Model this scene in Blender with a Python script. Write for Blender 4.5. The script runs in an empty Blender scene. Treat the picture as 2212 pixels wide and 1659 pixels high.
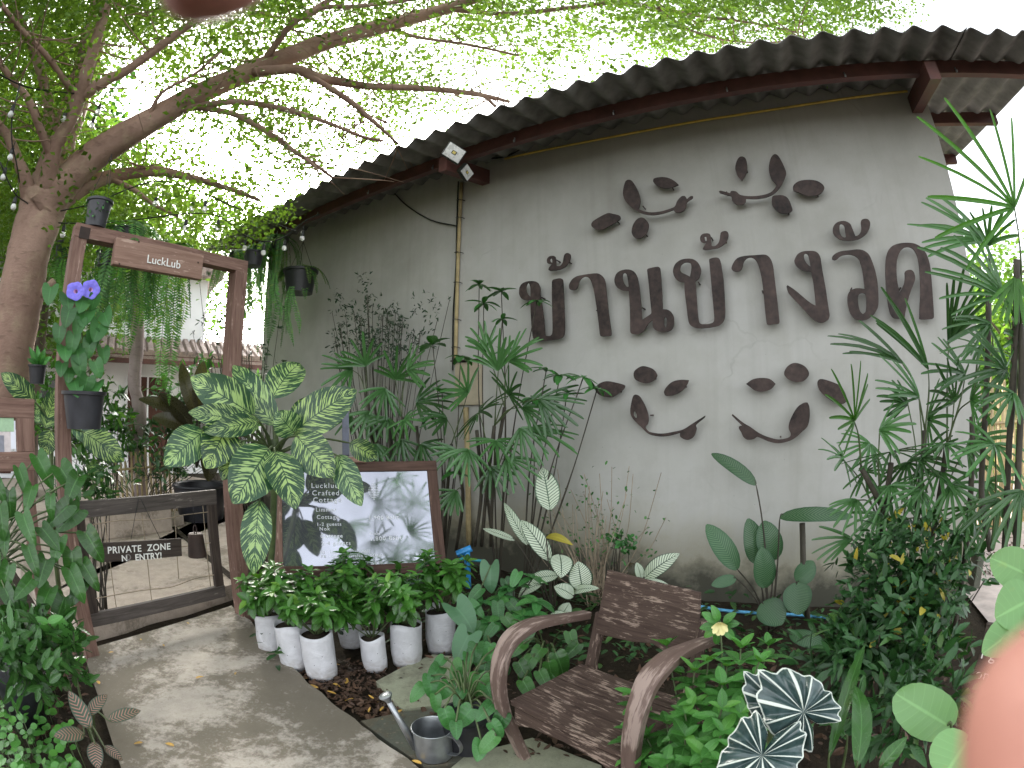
import bpy, bmesh, math, random
import numpy as np
from mathutils import Vector, Matrix, geometry
random.seed(7); RNG = np.random.default_rng(7)
SC = bpy.context.scene
COL = SC.collection
# ------------------------------------------------------------------ camera
F = 1090.0; PITCH = .053; ROLL = .003; EYE = 1.55       # F: pixels per radian in a 2212 x 1659 copy of the photograph
cp, sp, cr, sr = math.cos(PITCH), math.sin(PITCH), math.cos(ROLL), math.sin(ROLL)
CAM = np.array([0, 0, EYE])
def cam2world(a):
    a = (cr*a[0]+sr*a[2], a[1], -sr*a[0]+cr*a[2])
    return np.array([a[0], cp*a[1]-sp*a[2], sp*a[1]+cp*a[2]])
cd = bpy.data.cameras.new('camera'); co = bpy.data.objects.new('camera', cd); COL.objects.link(co)
bx, by, bz = cam2world((1,0,0)), cam2world((0,0,1)), cam2world((0,-1,0))
co.matrix_world = Matrix(((bx[0],by[0],bz[0],0),(bx[1],by[1],bz[1],0),(bx[2],by[2],bz[2],EYE),(0,0,0,1)))
cd.type = 'PANO'; cd.sensor_width = 36; cd.sensor_fit = 'HORIZONTAL'; cd.clip_start = .01; cd.clip_end = 400
cd.panorama_type = 'FISHEYE_LENS_POLYNOMIAL'
cd.fisheye_fov = math.radians(175)
cd.fisheye_polynomial_k0 = 0; cd.fisheye_polynomial_k1 = -(1106/F)/18
cd.fisheye_polynomial_k2 = 0; cd.fisheye_polynomial_k3 = 0; cd.fisheye_polynomial_k4 = 0
cd.lens = 16
cd.dof.use_dof = True; cd.dof.focus_distance = 2.6; cd.dof.aperture_fstop = 9
SC.camera = co
# ------------------------------------------------------------------ sky, sun, exposure
SUN_AZ, SUN_EL = -.58, .50          # azimuth from +Y towards +X, elevation
w = bpy.data.worlds.new("World"); SC.world = w; w.use_nodes = True
nt = w.node_tree; nt.nodes.clear()
sky = nt.nodes.new('ShaderNodeTexSky'); sky.sky_type = 'NISHITA'; sky.sun_disc = False
sky.sun_elevation = SUN_EL; sky.sun_rotation = SUN_AZ; sky.dust_density = 4; sky.air_density = 1.2; sky.ozone_density = .6
hs = nt.nodes.new('ShaderNodeHueSaturation'); hs.inputs['Saturation'].default_value = .2
bg = nt.nodes.new('ShaderNodeBackground'); bg.inputs['Strength'].default_value = .15
wo = nt.nodes.new('ShaderNodeOutputWorld')
nt.links.new(sky.outputs[0], hs.inputs['Color']); nt.links.new(hs.outputs[0], bg.inputs[0]); nt.links.new(bg.outputs[0], wo.inputs[0])
sl = bpy.data.lights.new('sun', 'SUN'); sl.energy = 1.5; sl.angle = math.radians(10); sl.color = (1, .95, .86)
so = bpy.data.objects.new('sun', sl); COL.objects.link(so)
sd = Vector((math.sin(SUN_AZ)*math.cos(SUN_EL), math.cos(SUN_AZ)*math.cos(SUN_EL), math.sin(SUN_EL)))
so.rotation_euler = sd.to_track_quat('Z', 'Y').to_euler(); so.location = (-10, 20, 20)
SC.view_settings.view_transform = 'Standard'; SC.view_settings.look = 'None'
SC.view_settings.exposure = 2.58; SC.view_settings.gamma = 1
SC.cycles.max_bounces = 8; SC.cycles.transparent_max_bounces = 6
# ------------------------------------------------------------------ where things stand
PSI = -.559; WD = 3.77              # the plaster wall: direction along it, distance from the camera
dv = np.array([math.cos(PSI), math.sin(PSI), 0]); nv = np.array([-math.sin(PSI), math.cos(PSI), 0]); ZV = np.array([0,0,1.])
def ray(x, y):
    u, v = x-1106, -(y-829.5); r = math.hypot(u, v)+1e-9; th = r/F
    return cam2world((math.sin(th)*u/r, math.cos(th), math.sin(th)*v/r))
def G(x, y, z=0):                   # point at height z seen at x, y
    v = ray(x, y); return CAM+v*(z-EYE)/v[2]
def W(x, y, off=0):                 # point off metres in front of the wall
    v = ray(x, y); return CAM+v*(WD-off)/(v@nv)
def HD(x, y, r):                    # point at horizontal distance r
    v = ray(x, y); return CAM+v*r/math.hypot(v[0], v[1])
def HDp(x, y, p):                   # point as far away as p
    return HD(x, y, math.hypot(p[0], p[1]))
def SZ(s, off, z): return dv*s+nv*(WD-off)+ZV*z
def nrm(v):
    v = np.asarray(v, float); return v/(np.linalg.norm(v)+1e-12)
# ------------------------------------------------------------------ scene bookkeeping
def tag(o, label=None, cat=None, group=None, kind=None):
    if label: o['label'] = label
    if cat: o['category'] = cat
    if group: o['group'] = group
    if kind: o['kind'] = kind
    return o
def thing(name, label, cat, loc=(0,0,0), group=None):
    o = bpy.data.objects.new(name, None); COL.objects.link(o); o.location = Vector(loc); o.empty_display_size = .1
    return tag(o, label, cat, group)
class MB:
    def __init__(s): s.v=[]; s.f=[]; s.uv=[]; s.r=[]; s.m=[]
    def add(s, vs, fs, uvs=None, rnd=0., mi=0):
        b = len(s.v); s.v.extend([tuple(map(float, p)) for p in vs])
        for f in fs:
            s.f.append([b+i for i in f]); s.m.append(mi); s.r.append(rnd)
            s.uv.extend([uvs[i] for i in f] if uvs is not None else [(0,0)]*len(f))
    def box(s, c, x, y, z, mi=0, rnd=0.):       # centre and three half-axis vectors
        c, x, y, z = map(np.asarray, (c, x, y, z))
        P = [c+a*x+b*y+e*z for e in (-1,1) for b in (-1,1) for a in (-1,1)]
        lx, ly, lz = [2*np.linalg.norm(q) for q in (x, y, z)]
        for f, (da, db) in (((0,2,3,1),(1,0)), ((4,5,7,6),(0,1)), ((0,1,5,4),(0,2)), ((2,6,7,3),(2,0)), ((0,4,6,2),(2,1)), ((1,3,7,5),(1,2))):
            L = (lx, ly, lz)
            o = [(P[i]-P[f[0]]) for i in f]
            ax = [nrm(x), nrm(y), nrm(z)]
            big = da if L[da] >= L[db] else db; sm = db if big == da else da
            s.add([P[i] for i in f], [(0,1,2,3)], [(float(q@ax[big]), float(q@ax[sm])) for q in o], rnd, mi)
    def bar(s, a, b, wv, hv, mi=0, rnd=0.):     # bar from a to b, half-section vectors wv and hv
        a, b = np.asarray(a, float), np.asarray(b, float); s.box((a+b)/2, (b-a)/2, wv, hv, mi, rnd)
    def tube(s, pts, rad, n=6, mi=0, rnd=0., cap=True):
        pts = [np.asarray(p, float) for p in pts]; m = len(pts)
        if not hasattr(rad, '__len__'): rad = [rad]*m
        u = None; V=[]; UV=[]; L=0
        for i, p in enumerate(pts):
            t = nrm(pts[min(i+1,m-1)]-pts[max(i-1,0)])
            if u is None: u = nrm(np.cross(t, (0,0,1) if abs(t[2])<.9 else (1,0,0)))
            u = nrm(u-t*(u@t)); wv = np.cross(t, u)
            if i: L += np.linalg.norm(p-pts[i-1])
            for k in range(n+1):
                a = 2*math.pi*k/n
                V.append(p+(u*math.cos(a)+wv*math.sin(a))*rad[i]); UV.append((L, a*rad[i]))
        Fs = [(i*(n+1)+k, i*(n+1)+k+1, (i+1)*(n+1)+k+1, (i+1)*(n+1)+k) for i in range(m-1) for k in range(n)]
        if cap: Fs += [tuple(range(n-1,-1,-1)), tuple((m-1)*(n+1)+k for k in range(n))]
        s.add(V, Fs, UV, rnd, mi)
    def lathe(s, c, prof, n=24, mi=0, ax=(0,0,1), rnd=0.):
        c = np.asarray(c, float); ax = nrm(ax); u = nrm(np.cross(ax, (1,0,0) if abs(ax[0])<.9 else (0,1,0))); wv = np.cross(ax, u)
        V=[]; UV=[]
        for j, (r, z) in enumerate(prof):
            for k in range(n+1):
                a = 2*math.pi*k/n; V.append(c+ax*z+(u*math.cos(a)+wv*math.sin(a))*r); UV.append((k/n, z))
        s.add(V, [(j*(n+1)+k, j*(n+1)+k+1, (j+1)*(n+1)+k+1, (j+1)*(n+1)+k) for j in range(len(prof)-1) for k in range(n)], UV, rnd, mi)
    def build(s, name, mats, parent=None, smooth=True, sharp=None):
        me = bpy.data.meshes.new(name); me.from_pydata(s.v, [], s.f)
        for m in (mats if isinstance(mats, (list, tuple)) else [mats]): me.materials.append(m)
        me.uv_layers.new(name='UVMap').data.foreach_set('uv', np.array(s.uv, 'f').ravel())
        me.attributes.new('rnd', 'FLOAT', 'FACE').data.foreach_set('value', np.array(s.r, 'f'))
        me.polygons.foreach_set('material_index', np.array(s.m, 'i'))
        me.polygons.foreach_set('use_smooth', np.full(len(s.f), smooth))
        if sharp:
            bm = bmesh.new(); bm.from_mesh(me); bmesh.ops.remove_doubles(bm, verts=bm.verts, dist=1e-5)
            for e in bm.edges:
                if len(e.link_faces)==2 and e.calc_face_angle(0) > sharp: e.smooth = False
            bm.to_mesh(me); bm.free()
        me.update()
        o = bpy.data.objects.new(name, me); COL.objects.link(o)
        if parent is not None:
            o.parent = parent; o.matrix_parent_inverse = Matrix.Translation(-Vector(world_loc(parent)))
        return o
def world_loc(o):
    l = Vector(o.location) if o.type == 'EMPTY' else Vector((0,0,0))
    return l
def bevel(o, wd=.004, seg=2):
    bm = bmesh.new(); bm.from_mesh(o.data); bmesh.ops.remove_doubles(bm, verts=bm.verts, dist=1e-5)
    es = [e for e in bm.edges if len(e.link_faces)==2 and e.calc_face_angle(0) > .5]
    bmesh.ops.bevel(bm, geom=es, offset=wd, segments=seg, affect='EDGES', profile=.5)
    bm.to_mesh(o.data); bm.free(); return o
def crom(P, k=4, closed=False):     # Catmull-Rom through points
    P = [np.asarray(p, float) for p in P]; n = len(P); out=[]
    for i in range(n if closed else n-1):
        p1, p2 = P[i], P[(i+1)%n]
        p0 = P[i-1] if (i or closed) else 2*p1-p2
        p3 = P[(i+2)%n] if (closed or i+2<n) else 2*p2-p1
        for j in range(k):
            t = j/k; out.append(.5*(2*p1+(p2-p0)*t+(2*p0-5*p1+4*p2-p3)*t*t+(3*p1-p0-3*p2+p3)*t**3))
    if not closed: out.append(P[-1])
    return out
# ------------------------------------------------------------------ materials
def sock(nt, s, v):
    if v is None: return
    if isinstance(v, bpy.types.NodeSocket): nt.links.new(v, s)
    elif hasattr(v, '__len__') and s.type == 'RGBA' and len(v)==3: s.default_value = (*v, 1)
    else: s.default_value = v
class NT:
    def __init__(s, name):
        s.m = bpy.data.materials.new(name); s.m.use_nodes = True; s.t = s.m.node_tree; s.t.nodes.clear()
        s.out = s.t.nodes.new('ShaderNodeOutputMaterial')
    def n(s, typ, out=0, props={}, **kw):
        nd = s.t.nodes.new('ShaderNode'+typ)
        for k, v in props.items(): setattr(nd, k, v)
        for k, v in kw.items():
            k2 = int(k[1:]) if k[0]=='i' and k[1:].isdigit() else k.replace('_',' ')
            sock(s.t, nd.inputs[k2], v)
        return nd.outputs[out]
    def coord(s, kind='Object', scale=(1,1,1), rot=(0,0,0)):
        c = s.n('TexCoord', kind); return s.n('Mapping', Vector=c, Scale=scale, Rotation=rot)
    def noise(s, vec, scale, detail=5, rough=.55, dist=0, out=0):
        return s.n('TexNoise', out, Vector=vec, Scale=scale, Detail=detail, Roughness=rough, Distortion=dist)
    def ramp(s, fac, stops, interp='LINEAR'):
        nd = s.t.nodes.new('ShaderNodeValToRGB'); sock(s.t, nd.inputs[0], fac); cr_ = nd.color_ramp; cr_.interpolation = interp
        while len(cr_.elements) < len(stops): cr_.elements.new(.5)
        for e, (p, c) in zip(cr_.elements, stops):
            e.position = p; e.color = (c, c, c, 1) if not hasattr(c, '__len__') else (*c, 1)
        return nd.outputs[0]
    def mix(s, f, a, b, blend='MIX'):
        nd = s.t.nodes.new('ShaderNodeMix'); nd.data_type = 'RGBA'; nd.blend_type = blend
        sock(s.t, nd.inputs[0], f); sock(s.t, nd.inputs[6], a); sock(s.t, nd.inputs[7], b); return nd.outputs[2]
    def math(s, op, a, b=0., c=0., clamp=False):
        nd = s.t.nodes.new('ShaderNodeMath'); nd.operation = op; nd.use_clamp = clamp
        for i, v in enumerate((a, b, c)): sock(s.t, nd.inputs[i], v)
        return nd.outputs[0]
    def attr(s, nm, out=2): return s.n('Attribute', out, {'attribute_name': nm})
    def sep(s, vec):
        nd = s.t.nodes.new('ShaderNodeSeparateXYZ'); sock(s.t, nd.inputs[0], vec); return nd.outputs
    def bump(s, h, strength=.3, dist=.01): return s.n('Bump', Height=h, Strength=strength, Distance=dist)
    def bsdf(s, color, rough=.6, metal=0., normal=None, spec=.5, **kw):
        nd = s.t.nodes.new('ShaderNodeBsdfPrincipled')
        for k, v in dict(Base_Color=color, Roughness=rough, Metallic=metal, Normal=normal, Specular_IOR_Level=spec, **kw).items():
            sock(s.t, nd.inputs[k.replace('_',' ')], v)
        return nd.outputs[0]
    def done(s, sh): s.t.links.new(sh, s.out.inputs[0]); return s.m
def simple(name, color, rough=.6, metal=0., var=.15, scale=30, bump=.1, spec=.5):
    t = NT(name); v = t.coord(); nz = t.noise(v, scale); big = t.noise(v, scale*.15)
    f = t.math('ADD', t.math('MULTIPLY', nz, .5), t.math('MULTIPLY', big, .5))
    c = t.ramp(f, [(.3, [q*(1-var*2) for q in color]), (.7, [min(1, q*(1+var*2)) for q in color])])
    rr = t.ramp(nz, [(.3, max(0, rough-.08)), (.7, min(1, rough+.08))])
    return t.done(t.bsdf(c, rr, metal, t.bump(nz, bump, .003), spec))
def wood(name, dark, light, worn=None, wornamt=.5, rough=.75, sc=1., spec=.3):
    t = NT(name); uv = t.n('TexCoord', 'UV'); ob = t.n('TexCoord', 'Object')
    u = t.sep(uv); sh = t.n('CombineXYZ', i0=t.math('MULTIPLY', u[0], 3.*sc), i1=t.math('MULTIPLY', u[1], 45*sc), i2=t.math('MULTIPLY', t.attr('rnd'), 20))
    g1 = t.noise(sh, 1.2, 6, .65, .6); g2 = t.noise(ob, 4, 4); g3 = t.noise(ob, 60, 3)
    c = t.ramp(g1, [(.3, dark), (.72, light)])
    c = t.mix(t.math('MULTIPLY', g2, .55), c, [q*.55 for q in dark])
    if worn:
        sh2 = t.n('CombineXYZ', i0=t.math('MULTIPLY', u[0], 9*sc), i1=t.math('MULTIPLY', u[1], 60*sc), i2=t.math('MULTIPLY', t.attr('rnd'), 31))
        wv_ = t.math('MULTIPLY', t.noise(sh2, 1., 5, .7), t.math('ADD', t.noise(ob, 7, 3), .5))
        c = t.mix(t.ramp(wv_, [(1-wornamt, 0), (1.08-wornamt, 1)]), c, worn)
    h = t.math('ADD', g1, t.math('MULTIPLY', g3, .3))
    return t.done(t.bsdf(c, t.ramp(g1, [(.3, rough+.1), (.7, rough-.1)]), 0, t.bump(h, .35, .004), spec))
def leafmat(name, base, tip=None, pat=None, rough=.38, trans=.35, tcol=None, var=.35, spec=.5, veins=.35, vn=9):
    """pat: None, 'dumb' (cream feathering), 'cala' (pale with green ribs), 'calad' (green with pale ribs), 'alo' (dark with white ribs), 'vein' (pale midrib)"""
    t = NT(name); uv = t.sep(t.n('TexCoord', 'UV')); rn = t.attr('rnd'); ob = t.n('TexCoord', 'Object')
    au = t.math('ABSOLUTE', t.math('SUBTRACT', uv[0], .5)); au = t.math('MULTIPLY', au, 2.)     # 0 midrib, 1 edge
    dk = [q*(1-var) for q in base]; lt = [min(1, q*(1+var)) for q in base]
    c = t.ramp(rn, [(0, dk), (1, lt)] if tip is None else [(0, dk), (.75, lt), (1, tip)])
    rib = t.math('FRACT', t.math('MULTIPLY', t.math('SUBTRACT', uv[1], t.math('MULTIPLY', au, .16)), vn))
    ribl = t.math('ABSOLUTE', t.math('SUBTRACT', rib, .5))        # 0.5 at rib
    wob = t.noise(t.n('CombineXYZ', i0=t.math('MULTIPLY', uv[0], 3), i1=t.math('MULTIPLY', uv[1], 26), i2=t.math('MULTIPLY', rn, 40)), 2.2, 3, .6)
    if pat == 'dumb':
        st = t.n('CombineXYZ', i0=t.math('MULTIPLY', au, 1.3), i1=t.math('MULTIPLY', t.math('SUBTRACT', uv[1], t.math('MULTIPLY', au, .24)), 26), i2=t.math('MULTIPLY', rn, 33))
        s1 = t.noise(st, 1.25, 2.5, .55, .25)
        edge = t.ramp(au, [(.0, .02), (.05, .07), (.4, .05), (.55, .0), (.70, -.4)])
        f = t.ramp(t.math('ADD', s1, edge), [(.54, 0), (.60, 1)])
        mid = t.ramp(au, [(.015, 0), (.035, 1)])
        pale = t.mix(rn, (.38, .52, .15), (.33, .49, .20))
        c = t.mix(t.math('MULTIPLY', f, mid), c, pale)
    elif pat in ('cala', 'calad', 'alo', 'dry'):
        wd = {'cala': (.30, .42), 'calad': (.27, .40), 'alo': (.40, .47), 'dry': (.3, .42)}[pat]
        f = t.ramp(t.math('ADD', ribl, t.math('MULTIPLY', t.math('SUBTRACT', wob, .5), .12)), [(wd[0], 0), (wd[1], 1)])
        mid = t.ramp(au, [(.03, 1), (.07, 0)]); edge = t.ramp(au, [(.86, 0), (.95, 1)])
        rc = {'cala': (.62, .70, .55), 'calad': (.34, .48, .27), 'alo': (.72, .76, .68), 'dry': (.42, .19, .15)}[pat]
        if pat == 'cala':
            f = t.math('SUBTRACT', 1., f); f = t.math('MULTIPLY', t.math('MULTIPLY', f, t.math('SUBTRACT', 1., mid)), t.math('SUBTRACT', 1., edge))
            c = t.mix(f, c, rc)
        elif pat == 'alo':
            f = t.math('MAXIMUM', t.math('MAXIMUM', f, mid), edge); c = t.mix(f, c, rc)
        else:
            f = t.math('MULTIPLY', f, t.ramp(au, [(.7, 1), (.95, 0)])); c = t.mix(t.math('MULTIPLY', f, .26 if pat == 'calad' else .85), c, rc)
    else:
        mid = t.ramp(au, [(.03, 1), (.09, 0)])
        f = t.math('MAXIMUM', mid, t.math('MULTIPLY', t.ramp(ribl, [(.44, 0), (.5, 1)]), .5))
        c = t.mix(t.math('MULTIPLY', f, veins), c, [min(1, q*2.2+.03) for q in base])
        c = t.mix(t.math('MULTIPLY', t.ramp(t.noise(ob, 25, 3), [(.62, 0), (.75, 1)]), .25), c, [base[0]*1.6+.03, base[1]*1.2, base[2]*.8])
    bmp = t.bump(t.math('ADD', ribl, t.math('MULTIPLY', wob, .4)), .25 if pat!='alo' else .5, .004)
    p = t.bsdf(c, t.ramp(wob, [(.3, rough-.08), (.7, rough+.1)]), 0, bmp, spec)
    if trans:
        tr = t.n('BsdfTranslucent', Color=t.mix(1., c, tcol or (.9, 1., .35), 'MULTIPLY') if tcol is None else t.mix(.5, c, tcol))
        p = t.n('MixShader', i0=trans, i1=p, i2=tr)
    return t.done(p)
# ================================================================== MATERIALS of the setting
def m_plaster():
    t = NT('lime_plaster'); v = t.coord(); z = t.sep(v)[2]
    n1 = t.noise(v, .9, 6, .6, .3); n2 = t.noise(v, 5, 6, .65); n3 = t.noise(v, 70, 3)
    vs = t.noise(t.n('Mapping', Vector=v, Scale=(5, 5, .35)), 1.4, 5, .6)
    c = t.ramp(n1, [(.3, (.37,.365,.335)), (.5, (.45,.445,.415)), (.7, (.50,.495,.475))])
    c = t.mix(t.ramp(n2, [(.45, 0), (.75, .3)]), c, (.34,.325,.285))
    c = t.mix(t.ramp(vs, [(.55, 0), (.8, .22)]), c, (.30,.28,.24))
    # rising damp and mould along the foot of the wall
    zz = t.math('ADD', z, t.math('MULTIPLY', t.math('SUBTRACT', n2, .5), .55))
    zz = t.math('ADD', zz, t.math('MULTIPLY', t.math('SUBTRACT', n1, .5), .5))
    c = t.mix(t.ramp(zz, [(.42, .7), (.85, 0)]), c, (.30,.27,.17))
    c = t.mix(t.ramp(zz, [(.25, .9), (.48, 0)]), c, (.055,.055,.042))
    dr = t.noise(t.n('Mapping', Vector=v, Scale=(9, 9, .25)), 1.2, 4, .6)
    top = t.math('MULTIPLY', t.ramp(dr, [(.52, 0), (.7, 1)]), t.ramp(z, [(.0, 0), (1, 1)]))
    c = t.mix(t.math('MULTIPLY', top, .11), c, (.20,.185,.15))
    ck = t.n('TexVoronoi', 0, {'feature': 'DISTANCE_TO_EDGE'}, Vector=t.n('MixRGB', i0=.25, i1=v, i2=t.noise(v, 3, 4, out=1)), Scale=1.3)
    c = t.mix(t.math('MULTIPLY', t.ramp(ck, [(.004, 1), (.010, 0)]), t.ramp(n1, [(.54, 0), (.66, .3)])), c, (.2,.19,.165))
    sp = t.ramp(t.n('TexVoronoi', 0, Vector=v, Scale=9.), [(.02, 1), (.035, 0)])
    c = t.mix(t.math('MULTIPLY', sp, .5), c, (.12,.11,.10))
    return t.done(t.bsdf(c, .85, 0, t.bump(t.math('ADD', n2, t.math('MULTIPLY', n3, .25)), .3, .01), .25))
def m_concrete(name='stained_concrete', dark=.5, tint=(.40,.37,.32), thr=.5):
    t = NT(name); v = t.coord()
    n1 = t.noise(v, 1.15, 8, .62, .3); n2 = t.noise(v, 9, 6, .7); n3 = t.noise(v, 110, 3, .6); n4 = t.noise(v, 30, 4, .7)
    c = t.ramp(n2, [(.3, [q*.8 for q in tint]), (.7, [q*1.12 for q in tint])])
    m = t.math('ADD', t.math('MULTIPLY', n1, .8), t.math('MULTIPLY', n4, .2))
    c = t.mix(t.ramp(m, [(thr-.02, 0), (thr+.035, dark)]), c, (.115,.097,.066))
    c = t.mix(t.ramp(n3, [(.55, 0), (.75, .45)]), c, [q*.45 for q in tint])
    c = t.mix(t.ramp(n4, [(.6, 0), (.8, .3)]), c, (.62,.58,.52))
    return t.done(t.bsdf(c, .85, 0, t.bump(t.math('ADD', t.math('MULTIPLY', n4, .6), n3), .35, .006), .3))
def m_soil():
    t = NT('dark_soil'); v = t.coord(); n1 = t.noise(v, 14, 6, .7); n2 = t.noise(v, 2, 4)
    c = t.ramp(n1, [(.3, (.014,.010,.007)), (.7, (.055,.038,.025))]); c = t.mix(t.math('MULTIPLY', n2, .5), c, (.03,.03,.018))
    return t.done(t.bsdf(c, .95, 0, t.bump(n1, .9, .03), .2))
M = {}
M['plaster'] = m_plaster()
M['concrete'] = m_concrete(tint=(.43,.385,.33), thr=.48, dark=.8)
M['concrete_pale'] = m_concrete('pale_concrete', .6, (.46,.385,.32), .53)
M['concrete_dark'] = m_concrete('mossy_slab', .8, (.11,.115,.09), .5)
M['slab'] = m_concrete('greenish_slab', .5, (.33,.34,.24), .55)
M['soil'] = m_soil()
M['sand'] = simple('pale_sand', (.55,.47,.42), .95, 0, .2, 8, .5)
M['rust'] = simple('rusted_steel', (.052,.036,.032), .62, .25, .5, 26, .3, .4)
M['rust2'] = simple('rusted_bell', (.045,.028,.022), .7, .3, .3, 18, .4)
M['roof'] = simple('fibre_cement', (.20,.195,.185), .85, 0, .28, 7, .3, .2)
M['redbrown'] = simple('red_brown_paint', (.105,.042,.035), .6, 0, .25, 12, .15)
M['wood_arch'] = wood('weathered_teak', (.13,.072,.055), (.34,.21,.165), (.40,.29,.235), .36)
M['wood_dark'] = wood('dark_wet_wood', (.035,.026,.022), (.10,.075,.06), None)
M['wood_gate'] = wood('grey_gate_wood', (.06,.05,.045), (.16,.135,.12), (.22,.19,.17), .35)
M['wood_chair'] = wood('peeling_chair_wood', (.052,.032,.025), (.12,.08,.062), (.30,.225,.18), .45, .7, 1.3)
M['wood_arm'] = wood('worn_armrest_wood', (.13,.085,.068), (.20,.138,.115), (.31,.235,.2), .5, .62, .5)
M['wood_sign'] = wood('signboard_wood', (.24,.14,.105), (.40,.26,.20), (.44,.31,.25), .4)
M['wood_board'] = wood('notice_frame_wood', (.055,.03,.022), (.15,.085,.062), (.22,.14,.1), .3)
M['black_plastic'] = simple('black_plastic', (.022,.022,.027), .45, 0, .3, 14, .08)
def m_bag():
    t = NT('white_grow_bag'); v = t.coord(); n1 = t.noise(v, 11, 5, .6, .8); n2 = t.noise(t.n('Mapping', Vector=v, Scale=(14, 14, 30)), 1.2, 4, .6, 1.2); z = t.sep(v)[2]
    c = t.ramp(n1, [(.3, (.54,.54,.56)), (.7, (.68,.68,.71))])
    m = t.math('MULTIPLY', t.ramp(t.math('ADD', z, t.math('MULTIPLY', n1, .12)), [(.06, .75), (.17, 0)]), t.ramp(n2, [(.35, 0), (.65, 1)]))
    c = t.mix(m, c, (.26,.20,.15))
    return t.done(t.bsdf(c, .45, 0, t.bump(t.math('ADD', n1, n2), .4, .010), .4))
M['white_bag'] = m_bag()
M['galv'] = simple('galvanised_steel', (.42,.44,.46), .38, .85, .16, 16, .06)
M['white_paint'] = simple('white_lettering', (.82,.82,.78), .6, 0, .05, 40)
M['house_white'] = simple('white_house_wall', (.80,.80,.82), .8, 0, .05, 2)
M['glass_dark'] = simple('dark_glass', (.02,.025,.025), .08, 0, .1, 2, 0, .8)
M['tile'] = simple('clay_roof_tile', (.32,.25,.22), .85, 0, .3, 20, .3)
M['cable'] = simple('black_cable', (.012,.012,.012), .5)
M['blue'] = simple('blue_pvc_pipe', (.03,.24,.55), .4, 0, .1, 10)
M['teal'] = simple('teal_hose', (.02,.22,.27), .45)
M['yellow'] = simple('yellow_conduit', (.62,.45,.09), .6, 0, .2, 15)
M['bamboo'] = simple('old_bamboo', (.42,.33,.17), .55, 0, .25, 12, .15)
M['tan'] = simple('tan_panel', (.42,.36,.26), .7, 0, .12, 10)
M['stem'] = simple('plant_stem', (.07,.10,.035), .6, 0, .3, 30)
M['stemdark'] = simple('dark_plant_stem', (.045,.038,.026), .75, 0, .3, 30)
M['twig'] = simple('pale_twig', (.30,.24,.17), .8, 0, .25, 30)
# ================================================================== GROUND
def sheet(name, pts, z, mat, kind='structure', thick=None):
    mb = MB(); P = [np.array([p[0], p[1], z]) for p in pts]; n = len(P)
    area = sum(P[i][0]*P[(i+1)%n][1]-P[(i+1)%n][0]*P[i][1] for i in range(n))
    if area < 0: P = P[::-1]
    mb.add(P, [tuple(range(n))])
    if thick:
        Q = [p-[0,0,thick] for p in P]
        mb.add(P+Q, [(i, i+n, (i+1)%n+n, (i+1)%n) for i in range(n)])
    o = mb.build(name, mat, smooth=False); tag(o, kind=kind); return o
mb = MB(); g = 40                      # one sheet to the horizon, uneven near the camera
xs = np.concatenate([np.linspace(-90, -8, 8), np.linspace(-7.5, 6.5, 57), np.linspace(7, 90, 8)]); ys = np.concatenate([np.linspace(-60, -1, 6), np.linspace(-.7, 9, 40), np.linspace(10, 120, 8)])
V = []
for y in ys:
    for x in xs:
        s_, n_ = x*dv[0]+y*dv[1], x*nv[0]+y*nv[1]
        b = max(0, min(1, (n_-2.6)/1.0)); V.append((x, y, .09*b+.015*math.sin(x*7)*math.cos(y*9)-.015))
nx = len(xs); mb.add(V, [(j*nx+i, j*nx+i+1, (j+1)*nx+i+1, (j+1)*nx+i) for j in range(len(ys)-1) for i in range(nx-1)])
tag(mb.build('ground', M['soil']), kind='structure')
GP = lambda *q: [G(x, y, .05) for x, y in q]
Lp = GP((188,1432),(212,1500),(232,1570),(262,1659)); Rp = GP((905,1659),(800,1580),(720,1517),(610,1420),(540,1340),(500,1308))
far = GP((195,1400))
edge = lambda a, b, k, amp: [a+(b-a)*(i/k)+np.array([RNG.normal(0, amp), RNG.normal(0, amp), 0]) for i in range(k)]
path = [Lp[-1]+[.25,-1.0,0]] + Lp[::-1] + [far[0]]
rp = []
for a, b in zip(Rp[::-1][:-1], Rp[::-1][1:]): rp += edge(a, b, 5, .007)
path += rp + [Rp[0], Rp[0]+[.5,-1.2,0]]
sheet('concrete_path', path, .05, M['concrete'], thick=.12)
# courtyard beyond the gate, a step higher
A_, B_ = G(178,1352,.12), G(502,1262,.12)
cy = [A_, B_, B_+nrm(B_-A_)*.02, G(560,1100,.12), G(600,1040,.12), HD(640,1000,9)*[1,1,0], HD(300,1000,13)*[1,1,0], HD(-60,1000,11)*[1,1,0], HD(60,1150,4.2)*[1,1,0]]
sheet('courtyard_paving', cy, .12, M['concrete_pale'], thick=.2)
mb = MB()
a, b = G(318,1085,.124), G(520,1262,.124); sd_ = nrm(np.cross(b-a, ZV))*.035
mb.add([a-sd_, b-sd_, b+sd_, a+sd_], [(0,1,2,3)]); tag(mb.build('drain_channel', M['soil'], smooth=False), kind='structure')
# stepping slabs by the path
mb = MB()
tag(sheet('stepping_slab', GP((812,1470),(868,1440),(935,1412),(1012,1418),(1010,1512),(868,1530)), .045, M['slab'], thick=.1), kind='structure')
tag(sheet('dark_slab', GP((778,1553),(868,1534),(1018,1515),(1075,1600),(1010,1640),(915,1650)), .038, M['concrete_dark'], thick=.1), kind='structure')
tag(sheet('stone_slab_by_wall', GP((1010,1625),(1150,1590),(1300,1650),(1300,1690),(930,1690)), .04, M['slab'], thick=.1), kind='structure')
s_ = lambda s, n_: dv*s+nv*n_
sheet('sandy_path', [s_(1.55,2.6), s_(1.52,5), s_(1.8,9), s_(9,12), s_(9,3.6), s_(3.2,2.6)], .1, M['sand'])
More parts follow.
